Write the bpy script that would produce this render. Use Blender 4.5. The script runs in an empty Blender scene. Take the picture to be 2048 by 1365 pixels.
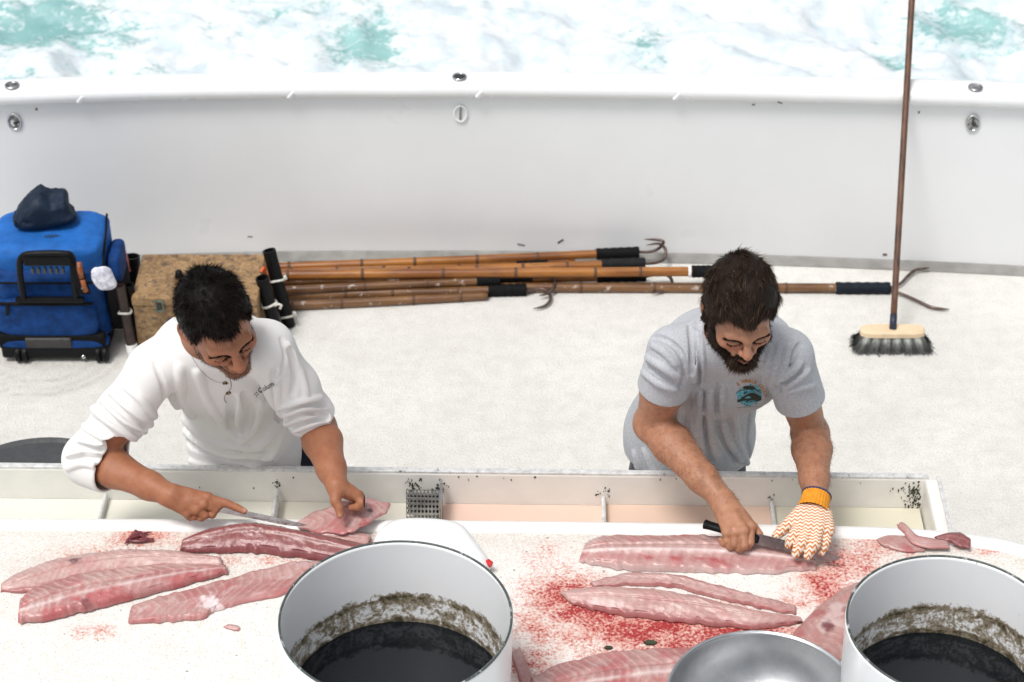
import bpy, bmesh, math, random
import numpy as np
from mathutils import Vector, Matrix, Euler
from mathutils.bvhtree import BVHTree
random.seed(7); np.random.seed(7)
S = bpy.context.scene
C = S.collection
PI = math.pi
R = math.radians
# ------------------------------------------------------------------ camera
CAM_H, PITCH, FPX = 4.35, 35.0, 4300.0
cd = bpy.data.cameras.new('camera'); cam = bpy.data.objects.new('camera', cd); C.objects.link(cam)
cam.location = (0, 0, CAM_H); cam.rotation_euler = (R(90-PITCH), 0, 0)
cd.sensor_width = 36; cd.lens = FPX/2048*36; cd.clip_start = .1; cd.clip_end = 4000
cd.dof.use_dof = True; cd.dof.focus_distance = 5.15; cd.dof.aperture_fstop = 6.0
S.camera = cam
# ------------------------------------------------------------------ sky, sun, exposure (bright overcast)
SUN_EL, SUN_AZ = 66, -135         # azimuth measured from +y (away from the camera), negative = from the left
w = bpy.data.worlds.new('World'); S.world = w; w.use_nodes = True
nt = w.node_tree; bg = nt.nodes['Background']
sk = nt.nodes.new('ShaderNodeTexSky'); sk.sky_type = 'NISHITA'; sk.sun_disc = False
sk.sun_elevation = R(SUN_EL); sk.sun_rotation = R(SUN_AZ); sk.air_density = 1.0; sk.dust_density = 4.0; sk.ozone_density = 1
hs = nt.nodes.new('ShaderNodeHueSaturation'); hs.inputs['Saturation'].default_value = .22
nt.links.new(sk.outputs[0], hs.inputs['Color']); nt.links.new(hs.outputs[0], bg.inputs[0])
bg.inputs[1].default_value = .105
sl = bpy.data.lights.new('sun', 'SUN'); sl.energy = 1.5; sl.angle = R(16); sl.color = (1, .965, .92)
so = bpy.data.objects.new('sun', sl); C.objects.link(so)
sd = Vector((math.sin(R(SUN_AZ))*math.cos(R(SUN_EL)), math.cos(R(SUN_AZ))*math.cos(R(SUN_EL)), math.sin(R(SUN_EL))))
so.rotation_euler = (-sd).to_track_quat('-Z', 'Y').to_euler(); so.location = (-3, 8, 9)
S.view_settings.view_transform = 'Standard'; S.view_settings.look = 'None'
S.view_settings.exposure = 0.43; S.view_settings.gamma = 1
# ------------------------------------------------------------------ helpers
_cp, _sp = math.cos(R(PITCH)), math.sin(R(PITCH))
CAMP = np.array((0, 0, CAM_H))
def ray(px, py):
    a = (px-1024)/FPX; b = (682.5-py)/FPX
    return np.array((a, _cp+b*_sp, -_sp+b*_cp))
def Pz(px, py, z):                 # point at a height of z metres seen at that place of the photograph
    d = ray(px, py); t = (z-CAM_H)/d[2]; return CAMP+d*t
def Py(px, py, y):                 # the same, y metres away from the camera's foot
    d = ray(px, py); t = y/d[1]; return CAMP+d*t
def V(p): return Vector([float(c) for c in p])

def tag(o, label=None, cat=None, group=None, kind=None):
    if label: o['label'] = label
    if cat: o['category'] = cat
    if group: o['group'] = group
    if kind: o['kind'] = kind
    return o
def empty(name, loc=(0, 0, 0), rz=0):
    o = bpy.data.objects.new(name, None); C.objects.link(o); o.location = loc; o.rotation_euler = (0, 0, rz)
    o.empty_display_size = .05
    return o
def link(name, me, mat=None, parent=None, smooth=True):
    o = bpy.data.objects.new(name, me); C.objects.link(o)
    if mat is not None:
        for m in (mat if isinstance(mat, (list, tuple)) else [mat]): me.materials.append(m)
    if smooth: me.polygons.foreach_set('use_smooth', [True]*len(me.polygons))
    if parent is not None:
        o.parent = parent; o.matrix_parent_inverse = parent_inv(parent)
    return o
def parent_inv(p):
    m = p.matrix_parent_inverse if False else None
    mats = Matrix.Identity(4); q = p
    while q is not None:
        mats = q.matrix_basis @ mats if q.parent is None else q.matrix_parent_inverse @ q.matrix_basis @ mats
        q = q.parent
    return mats.inverted()
def mesh_np(name, v, f, mat=None, parent=None, smooth=True, attrs=None, uv=None):
    """vertices (n,3), faces: (m,4) or (m,3) int array or list of lists"""
    me = bpy.data.meshes.new(name)
    v = np.asarray(v, dtype=np.float32)
    if isinstance(f, np.ndarray):
        n = f.shape[1]
        me.vertices.add(len(v)); me.vertices.foreach_set('co', v.ravel())
        me.loops.add(f.size); me.loops.foreach_set('vertex_index', f.astype(np.int32).ravel())
        me.polygons.add(len(f)); me.polygons.foreach_set('loop_start', np.arange(0, f.size, n, dtype=np.int32))
        me.update(calc_edges=True); me.validate()
    else:
        me.from_pydata([tuple(float(c) for c in p) for p in v], [], [tuple(int(i) for i in q) for q in f]); me.update()
    for k, a in (attrs or {}).items():
        a = np.asarray(a, dtype=np.float32)
        if a.ndim == 1:
            at = me.attributes.new(k, 'FLOAT', 'POINT'); at.data.foreach_set('value', a)
        else:
            at = me.attributes.new(k, 'FLOAT_COLOR', 'POINT')
            if a.shape[1] == 3: a = np.hstack((a, np.ones((len(a), 1), dtype=np.float32)))
            at.data.foreach_set('color', a.ravel())
    return link(name, me, mat, parent, smooth)

class MB:
    """collects pieces of ONE part into one mesh"""
    def __init__(s): s.v = []; s.f = []
    def add(s, v, f):
        o = len(s.v); s.v += [tuple(float(c) for c in p) for p in v]; s.f += [[int(i)+o for i in q] for q in f]; return s
    def box(s, c, size, M=None, bev=0):
        bm = bmesh.new(); bmesh.ops.create_cube(bm, size=1)
        for q in bm.verts: q.co = Vector((q.co.x*size[0], q.co.y*size[1], q.co.z*size[2]))
        if bev: bmesh.ops.bevel(bm, geom=bm.edges[:], offset=bev, segments=2, affect='EDGES', profile=.6)
        M = M or Matrix.Identity(3); c = V(c)
        bm.verts.index_update()
        s.add([M @ q.co + c for q in bm.verts], [[q.index for q in f.verts] for f in bm.faces]); bm.free(); return s
    def tube(s, pts, rad, n=10, cap=True, flat=1.0):
        pts = [V(p) for p in pts]; m = len(pts)
        rad = [rad]*m if not isinstance(rad, (list, tuple, np.ndarray)) else rad
        vs = []; prev = None
        for i, p in enumerate(pts):
            t = (pts[min(i+1, m-1)]-pts[max(i-1, 0)]).normalized()
            if prev is None:
                a = Vector((0, 0, 1)) if abs(t.z) < .9 else Vector((0, 1, 0))
                u = t.cross(a).normalized()
            else:
                u = (prev-t*prev.dot(t)).normalized()
            prev = u; w_ = t.cross(u)
            for k in range(n):
                an = 2*PI*k/n
                vs.append(p+(u*math.cos(an)+w_*math.sin(an)*flat)*float(rad[i]))
        fs = []
        for i in range(m-1):
            for k in range(n):
                a = i*n+k; b = i*n+(k+1) % n
                fs.append([a, b, b+n, a+n])
        if cap:
            fs.append(list(range(n))[::-1]); fs.append([(m-1)*n+k for k in range(n)])
        return s.add(vs, fs)
    def lathe(s, prof, c=(0, 0, 0), n=48, closed=False, M=None):
        vs = []; fs = []; m = len(prof); c = V(c); M = M or Matrix.Identity(3)
        for k in range(n):
            a = 2*PI*k/n
            for r, z in prof: vs.append(M @ Vector((r*math.cos(a), r*math.sin(a), z)) + c)
        for k in range(n):
            k2 = (k+1) % n
            for i in range(m-1 if not closed else m):
                j = (i+1) % m
                fs.append([k*m+i, k2*m+i, k2*m+j, k*m+j])
        return s.add(vs, fs)
    def disc(s, r, c, n=48, M=None):
        c = V(c); M = M or Matrix.Identity(3)
        return s.add([M @ Vector((r*math.cos(2*PI*k/n), r*math.sin(2*PI*k/n), 0))+c for k in range(n)], [list(range(n))])
    def prism(s, poly, z0, z1):
        n = len(poly)
        v = [(x, y, z0) for x, y in poly]+[(x, y, z1) for x, y in poly]
        f = [list(range(n))[::-1], [n+k for k in range(n)]]+[[k, (k+1) % n, n+(k+1) % n, n+k] for k in range(n)]
        return s.add(v, f)
    def build(s, name, mat=None, parent=None, smooth=False, angle=None):
        me = bpy.data.meshes.new(name); me.from_pydata(s.v, [], s.f)
        bm = bmesh.new(); bm.from_mesh(me); bmesh.ops.recalc_face_normals(bm, faces=bm.faces)
        if angle:
            for e in bm.edges:
                if len(e.link_faces) == 2 and e.calc_face_angle(0) > R(angle): e.smooth = False
        bm.to_mesh(me); bm.free(); me.update()
        return link(name, me, mat, parent, smooth or bool(angle))

def rotm(x=0, y=0, z=0): return Euler((R(x), R(y), R(z))).to_matrix()
def catmull(P, n):
    P = np.asarray(P, float); m = len(P); t = np.linspace(0, m-1, n); out = []
    for q in t:
        i = min(int(q), m-2); u = q-i
        p0, p1, p2, p3 = P[max(i-1, 0)], P[i], P[i+1], P[min(i+2, m-1)]
        out.append(.5*((2*p1)+(-p0+p2)*u+(2*p0-5*p1+4*p2-p3)*u*u+(-p0+3*p1-3*p2+p3)*u**3))
    return np.array(out)
# numpy value noise
def _h(i, j, k):
    n = (i*374761393+j*668265263+k*2147483647) & 0xffffffff
    n = ((n ^ (n >> 13))*1274126177) & 0xffffffff
    return ((n ^ (n >> 16)) & 0xffff)/65535.0
def vnoise(p):
    p = np.asarray(p, float); i = np.floor(p).astype(np.int64); f = p-i; f = f*f*(3-2*f)
    r = 0
    for dx in (0, 1):
        for dy in (0, 1):
            for dz in (0, 1):
                wt = (f[..., 0] if dx else 1-f[..., 0])*(f[..., 1] if dy else 1-f[..., 1])*(f[..., 2] if dz else 1-f[..., 2])
                r = r+wt*_h(i[..., 0]+dx, i[..., 1]+dy, i[..., 2]+dz)
    return r
def fbm(p, o=4, g=.5):
    a = 1; s_ = 0; n = 0; p = np.asarray(p, float)
    for k in range(o):
        s_ = s_+a*vnoise(p*2**k+17.3*k); n += a; a *= g
    return s_/n
def sstep(a, b, x): t = np.clip((x-a)/(b-a), 0, 1); return t*t*(3-2*t)
# ------------------------------------------------------------------ materials
MATS = {}
class NT:
    def __init__(s, name):
        s.m = bpy.data.materials.new(name); s.m.use_nodes = True; s.t = s.m.node_tree
        s.b = s.t.nodes['Principled BSDF']; s.co = None
    def n(s, typ, **kw):
        q = s.t.nodes.new('ShaderNode'+typ)
        for k, v in kw.items():
            if k.startswith('i_'): q.inputs[k[2:]].default_value = v
            else: setattr(q, k, v)
        return q
    def l(s, a, b): s.t.links.new(a, b)
    def coord(s, scale=None):
        if s.co is None: s.co = s.n('TexCoord').outputs['Object']
        if scale is None: return s.co
        mp = s.n('Mapping'); mp.inputs['Scale'].default_value = scale; s.l(s.co, mp.inputs[0]); return mp.outputs[0]
    def noise(s, scale, det=4, rough=.55, sc3=None, dist=0):
        q = s.n('TexNoise'); q.inputs['Scale'].default_value = scale; q.inputs['Detail'].default_value = det
        q.inputs['Roughness'].default_value = rough; q.inputs['Distortion'].default_value = dist
        s.l(s.coord(sc3), q.inputs['Vector']); return q.outputs['Fac']
    def ramp(s, fac, stops, interp='LINEAR'):
        q = s.n('ValToRGB'); cr = q.color_ramp; cr.interpolation = interp
        while len(cr.elements) < len(stops): cr.elements.new(.5)
        for e, (p, c) in zip(cr.elements, stops):
            e.position = p; e.color = (c, c, c, 1) if isinstance(c, (int, float)) else (*c, 1)
        s.l(fac, q.inputs[0]); return q.outputs[0]
    def mix(s, fac, a, b, mode='MIX'):
        q = s.n('MixRGB', blend_type=mode)
        for i, v in ((0, fac), (1, a), (2, b)):
            if isinstance(v, (int, float)): q.inputs[i].default_value = v if i == 0 else (v, v, v, 1)
            elif isinstance(v, tuple): q.inputs[i].default_value = (*v, 1)
            else: s.l(v, q.inputs[i])
        return q.outputs[0]
    def math(s, op, a, b=None):
        q = s.n('Math', operation=op)
        for i, v in ((0, a), (1, b)):
            if v is None: continue
            if isinstance(v, (int, float)): q.inputs[i].default_value = v
            else: s.l(v, q.inputs[i])
        return q.outputs[0]
    def attr(s, name): 
        q = s.n('Attribute'); q.attribute_name = name; return q
    def bump(s, h, strength=.3, dist=.002):
        q = s.n('Bump'); q.inputs['Strength'].default_value = strength; q.inputs['Distance'].default_value = dist
        s.l(h, q.inputs['Height']); s.l(q.outputs[0], s.b.inputs['Normal']); return q
    def set(s, color=None, rough=None, metal=None, spec=None, sss=None, sssr=None, coat=None):
        b = s.b.inputs
        def put(k, v):
            if v is None: return
            if isinstance(v, tuple): b[k].default_value = (*v, 1)
            elif isinstance(v, (int, float)): b[k].default_value = v
            else: s.l(v, b[k])
        put('Base Color', color); put('Roughness', rough); put('Metallic', metal); put('Specular IOR Level', spec)
        if sss is not None: b['Subsurface Weight'].default_value = sss; b['Subsurface Radius'].default_value = sssr or (1, .35, .2); b['Subsurface Scale'].default_value = .006
        if coat is not None: b['Coat Weight'].default_value = coat; b['Coat Roughness'].default_value = .15
        return s.m
def simple(name, col, rough=.6, var=.15, scale=30, metal=0, bump=.0, bscale=200, spec=None, sss=None, dirt=None):
    """base colour with uneven tone, fine relief and, if asked, specks of dirt"""
    if name in MATS: return MATS[name]
    t = NT(name)
    n = t.noise(scale, 5)
    c = t.mix(t.ramp(n, [(.3, 0.0), (.7, 1.0)]), tuple(x*(1-var) for x in col), tuple(min(1, x*(1+var*.6)) for x in col))
    if dirt:
        dn = t.noise(dirt[1], 6, .7); c = t.mix(t.ramp(dn, [(dirt[2], 0.0), (dirt[2]+.06, 1.0)]), c, dirt[0])
    r = t.ramp(t.noise(scale*1.7, 3), [(.3, max(0, rough-.08)), (.7, min(1, rough+.08))])
    if bump: t.bump(t.noise(bscale, 3), bump, .002)
    MATS[name] = t.set(c, r, metal, spec, sss)
    return MATS[name]
# ================================================================== THE SETTING
# ---- sea: churned wake behind the boat
def build_sea():
    xs = np.concatenate((-np.geomspace(5, 1500, 26)[::-1]-0, np.arange(-4.95, 5, .03), np.geomspace(5, 1500, 26)))
    ys = np.concatenate((np.linspace(-60, 6, 12), np.arange(6.3, 14, .03), np.geomspace(14.05, 2500, 40)))
    X, Y = np.meshgrid(xs, ys, indexing='ij')
    p = np.stack((X, Y*1.0, X*0+3.1), -1)
    fade = np.exp(-np.clip(np.maximum(np.abs(X)-5, Y-14), 0, None)/30)*.97+.03
    wq = np.stack((fbm(p*.9, 3), fbm(p*.9+31, 3), X*0), -1)-.5
    q = p+wq*1.1
    n1 = fbm(q*1.05+5, 5, .55); rid = 1-np.abs(fbm(q*2.1+50, 4)*2-1)*1.6
    fine = fbm(p*7+9, 4, .6)
    Z = -.95+fade*(.26*(n1-.5)+.09*(rid-.5)+.07*(fine-.5))
    calm = np.zeros_like(X)
    for px, py, rx, ry, a in ((90, 40, 170, 85, .95), (215, 75, 110, 65, .7), (320, 135, 75, 28, .5), (745, 75, 95, 48, .95), (690, 105, 45, 35, .6), (560, 30, 120, 40, .45), (985, 25, 60, 22, .35),
                              (1290, 82, 55, 32, .75), (1940, 30, 140, 50, .9), (1780, 95, 45, 45, .75), (1975, 105, 120, 45, .55), (1880, 140, 60, 25, .4), (20, 120, 110, 50, .5), (420, 45, 90, 30, .4)):
        c = Pz(px, py, -.9); e = Pz(px+rx, py, -.9); g = Pz(px, py-ry, -.9)
        sx = abs(e[0]-c[0]); sy = abs(g[1]-c[1])+.05
        calm = np.maximum(calm, a*np.exp(-((X-c[0])/sx)**2-((Y-c[1])/sy)**2))
    out = 1-np.exp(-np.clip(np.maximum(np.abs(X)-3.2, Y-12), 0, None)/2.5)
    foam = 1-np.clip(np.maximum(calm, out*.75), 0, 1)
    foam = foam+.75*(fbm(q*2.6+80, 5, .6)-.5)+.5*(fine-.5)
    Z = Z+fade*.05*np.clip(foam, 0, 1)
    nx, ny = X.shape
    idx = np.arange(nx*ny).reshape(nx, ny)
    f = np.stack((idx[:-1, :-1], idx[1:, :-1], idx[1:, 1:], idx[:-1, 1:]), -1).reshape(-1, 4)
    t = NT('sea_water')
    fa = t.attr('foam').outputs['Fac']
    fn = t.noise(6.5, 9, .70, sc3=(.7, 1.15, 1), dist=1.4); fn2 = t.noise(24, 7, .75, sc3=(.7, 1.2, 1), dist=1.2)
    s = t.math('ADD', fa, t.math('MULTIPLY', t.math('SUBTRACT', fn, .5), 1.9))
    s = t.math('ADD', s, t.math('MULTIPLY', t.math('SUBTRACT', fn2, .5), 2.2))
    wat = t.mix(t.ramp(t.noise(2.2, 4), [(.35, 0.0), (.65, 1.0)]), (.20, .40, .40), (.33, .57, .56))
    fc = t.mix(t.ramp(t.noise(5, 6, .7, dist=.5), [(.38, 0.0), (.62, 1.0)]), (.58, .67, .72), (.83, .855, .875))
    c = t.mix(t.ramp(s, [(.16, 0.0), (.32, .42), (.48, .88), (.75, 1.0)]), wat, fc)
    t.bump(t.math('ADD', fn, t.math('MULTIPLY', fn2, .5)), .35, .03)
    m = t.set(c, t.ramp(s, [(.1, .12), (.6, .75)]), sss=.0)
    o = mesh_np('sea', np.stack((X, Y, Z), -1).reshape(-1, 3), f, m, attrs={'foam': foam.reshape(-1)})
    tag(o, kind='structure')
build_sea()

# ---- deck
def build_deck():
    t = NT('deck_nonskid')
    sp = t.noise(210, 4, .7); big = t.noise(2.3, 5); mid = t.noise(16, 6, .65)
    c = t.mix(t.ramp(big, [(.3, 0.0), (.7, 1.0)]), (.68, .665, .63), (.77, .76, .725))
    c = t.mix(t.ramp(mid, [(.42, 0.0), (.75, .55)]), c, (.55, .54, .50))
    c = t.mix(t.ramp(sp, [(.34, 1.0), (.47, 0.0)]), c, (.42, .41, .38))
    c = t.mix(t.ramp(t.noise(70, 3, .5), [(.68, 0.0), (.74, .8)]), c, (.46, .41, .33))
    st = t.attr('stain').outputs['Fac']
    stn = t.math('MULTIPLY', st, t.ramp(t.noise(30, 6, .7), [(.3, .15), (.6, 1.0)]))
    c = t.mix(stn, c, (.34, .31, .27))
    t.bump(t.noise(110, 4, .65), .8, .006)
    m = t.set(c, .62)
    xs = np.linspace(-2.6, 2.6, 260); ys = np.linspace(2.2, 7.3, 255)
    X, Y = np.meshgrid(xs, ys, indexing='ij')
    st = np.zeros_like(X)
    c0 = Pz(95, 700, 0)
    rr = np.hypot(X-c0[0], Y-c0[1])
    for r_, a in ((.19, .5), (.235, .38), (.27, .5)): st = np.maximum(st, a*np.exp(-((rr-r_)/.011)**2)*(Y < c0[1]+.02))
    c1 = Pz(60, 715, 0); st = np.maximum(st, .55*np.exp(-((X-c1[0])/.3)**2-((Y-c1[1])/.08)**2))
    n = fbm(np.stack((X*1.2, Y*7, X*0), -1), 4)
    st = np.maximum(st, .5*sstep(.52, .7, n)*np.exp(-((Y-6.62)/.12)**2))
    st = np.maximum(st, .5*sstep(.5, .7, fbm(np.stack((X*3, Y*5, X*0+4), -1), 4))*np.exp(-((X+1.3)/.5)**2-((Y-5.9)/.35)**2))
    idx = np.arange(X.size).reshape(X.shape)
    f = np.stack((idx[:-1, :-1], idx[1:, :-1], idx[1:, 1:], idx[:-1, 1:]), -1).reshape(-1, 4)
    v = np.stack((X, Y, X*0), -1).reshape(-1, 3); n0 = len(v)
    o = mesh_np('deck', v, f, m, attrs={'stain': st.reshape(-1)}); tag(o, kind='structure')
build_deck()

# ---- bulwark round the stern
M_gel = simple('white_gelcoat', (.775, .785, .795), .34, .04, 2, bump=.015, bscale=25, dirt=((.55, .53, .48), 60, .78))
M_rail = simple('rail_gloss_white', (.83, .84, .85), .22, .03, 6, dirt=((.45, .43, .4), 40, .78))
M_grey = simple('grey_waterway_paint', (.27, .265, .25), .75, .25, 14, bump=.3, bscale=120)
M_steel = simple('stainless_steel', (.62, .63, .64), .22, .2, 30, metal=1)
M_dark = simple('dark_socket', (.03, .03, .03), .5)
def build_bulwark():
    top = empty('bulwark', (0, 6.76, 0))
    tag(top, 'long curved white bulwark with rounded cap rail along the stern', 'bulwark')
    X = np.array([-900, -400, 0, 300, 600, 800, 1000, 1400, 1560, 1800, 2048, 2500, 3000])
    vb = np.interp(X, [-900, -400, 0, 300, 600, 980, 1400, 1560, 1800, 2048, 2500, 3000], [600, 562, 537, 523, 516, 515, 521, 525, 534, 546, 572, 610])
    vi = np.interp(X, [-900, -400, 0, 300, 600, 1000, 1400, 1700, 2048, 2500, 3000], [250, 232, 217, 207, 202, 201, 206, 212, 223, 243, 270])
    base = catmull([Pz(a, b, 0.0) for a, b in zip(X, vb)], 120)
    ZR = .655
    rail = catmull([Pz(a, b, ZR) for a, b in zip(X, vi)], 120)
    # panel
    mb = []; nz = 10
    for i in range(120):
        b = base[i]; r_ = rail[i]
        for k in range(nz):
            q = k/(nz-1); z = .018+q*(ZR+.02-.018)
            y = b[1]+.012+(r_[1]+.035-b[1]-.012)*q; x = b[0]+(r_[0]-b[0])*q
            mb.append((x, y, z))
    v = np.array(mb); idx = np.arange(120*nz).reshape(120, nz)
    f = np.stack((idx[:-1, :-1], idx[1:, :-1], idx[1:, 1:], idx[:-1, 1:]), -1).reshape(-1, 4)
    back = v.copy(); back[:, 1] += .07
    f2 = f[:, ::-1]+len(v)
    ends = []
    pan = mesh_np('panel', np.vstack((v, back)), np.vstack((f, f2)), M_gel, top)
    # grey waterway strip at the foot
    s = MB(); prof = [(-.075, .004), (-.07, .012), (-.02, .016), (0.0, .045), (.02, .05), (.05, .05)]
    vs = []; fs = []
    for i in range(120):
        b = base[i]
        for (dy, dz) in prof: vs.append((b[0], b[1]+dy*.35, dz*.45))
    n = len(prof)
    for i in range(119):
        for k in range(n-1): fs.append([i*n+k, i*n+k+1, (i+1)*n+k+1, (i+1)*n+k])
    MB().add(vs, fs).build('waterway_strip', M_grey, top, smooth=True)
    # cap rail, rounded inner edge
    prof = []
    for a in np.linspace(-90, 90, 9): prof.append((.027-.027*math.cos(R(a)), ZR+.03+.03*math.sin(R(a))))
    W = .125
    prof += [(.05, ZR+.0635), (.075, ZR+.064), (W-.028, ZR+.0605)]
    for a in np.linspace(80, -90, 8): prof.append((W-.026+.026*math.cos(R(a)), ZR+.03+.03*math.sin(R(a))))
    vs = []; fs = []; n = len(prof)
    for i in range(120):
        b = rail[i]; tn = rail[min(i+1, 119)]-rail[max(i-1, 0)]; nn = np.array((-tn[1], tn[0])); nn /= np.linalg.norm(nn)
        for dy, z in prof: vs.append((b[0]+nn[0]*dy, b[1]+nn[1]*dy, z))
    for i in range(119):
        for k in range(n):
            k2 = (k+1) % n
            fs.append([i*n+k, (i+1)*n+k, (i+1)*n+k2, i*n+k2])
    MB().add(vs, fs).build('cap_rail', M_rail, top, smooth=True)
    # rod holders: flush deck socket in the cap and the outlet in the panel below
    tsl = NT('socket_metal'); n_ = tsl.noise(60, 4, .7)
    msock = tsl.set(tsl.mix(tsl.ramp(n_, [(.4, 0.0), (.6, 1.0)]), (.05, .05, .05), (.45, .46, .46)), .35, .6)
    for k, (ux, uy, lx, ly) in enumerate(((24, 171, 29, 244), (919, 154, 921, 228), (1951, 175, 1946, 247))):
        p = Pz(ux, uy, ZR+.066)
        h = MB()
        h.lathe([(.0265, -.001), (.0255, .003), (.0215, .003), (.020, -.002), (.018, -.002)], p, 28).build('rod_holder_flange', M_steel, top, smooth=True)
        MB().lathe([(.0225, .0015), (.017, .0025), (.002, .0012)], p, 28).build('rod_holder_socket', msock if k != 1 else M_dark, top, smooth=True)
        # outlet: oval ring lying on the panel
        i = int(np.argmin(np.abs(rail[:, 0]-p[0]))); b = base[i]; r_ = rail[i]
        q = Py(lx, ly, float(r_[1]+.02))
        tt = (q[2]-.018)/(ZR+.002); yy = b[1]+.012+(r_[1]+.023-b[1])*tt; q = Py(lx, ly, float(yy)-.004)
        Mx = rotm(88, 0, 0) @ Matrix(((1, 0, 0), (0, 1.35, 0), (0, 0, 1)))
        MB().lathe([(.026, -.003), (.0265, .003), (.022, .005), (.020, .001)], q, 28, M=Mx).build('outlet_ring', M_rail if k == 1 else M_steel, top, smooth=True)
        ms = MB(); ms.lathe([(.0215, .001), (.012, -.0015), (.001, -.002)], q, 28, M=Mx); ms.build('outlet_cup', msock if k != 1 else M_gel, top, smooth=True)
        if k == 1:
            MB().box(V(q)+Vector((0, -.004, .004)), (.007, .004, .052), rotm(0, 4, 0), .002).build('outlet_slot', simple('slot_shade', (.2, .21, .2), .6), top)
        else:
            MB().lathe([(.008, .004), (.007, .007), (.001, .008)], V(q)+Vector((.004, 0, -.004)), 12, M=rotm(88, 0, 0)).build('outlet_bolt', M_dark, top, smooth=True)
    # line-guide notches on the rail lip
    for px in (158, 582, 968, 1370, 1806):
        i = int(np.argmin([abs((1024+FPX*b[0]/(b[1]*_cp+(CAM_H-b[2])*_sp))-px) for b in rail])); b = rail[i]
        MB().box((b[0], b[1]+.004, ZR+.022), (.014, .016, .034), rotm(12, 40, 20), .004).build('line_guide', M_rail, top)
    # chips and rust specks on the panel
    mc = simple('rust_speck', (.10, .085, .07), .8)
    for px, py, sx, sy, an in ((1042, 490, .018, .003, 15), (1121, 483, .016, .004, -38), (1770, 510, .010, .006, 10), (500, 474, .012, .002, 5), (1507, 210, .007, .003, 0), (1838, 225, .004, .006, 0), (73, 219, .005, .006, 0), (1560, 206, .012, .003, 20)):
        i = int(np.argmin(np.abs(base[:, 0]-Pz(px, 500, .05)[0]))); b = base[i]; r_ = rail[i]
        yy = b[1]+.012
        for _ in range(4):
            q = Py(px, py, yy-.001); tt = (q[2]-.018)/(ZR+.002); yy = b[1]+.012+(r_[1]+.023-b[1])*tt
        MB().box(Py(px, py, yy-.0008), (sx*1.6, .002, sy*1.6), rotm(0, an, 0), .0008).build('paint_chip', mc, top)
build_bulwark()

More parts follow.
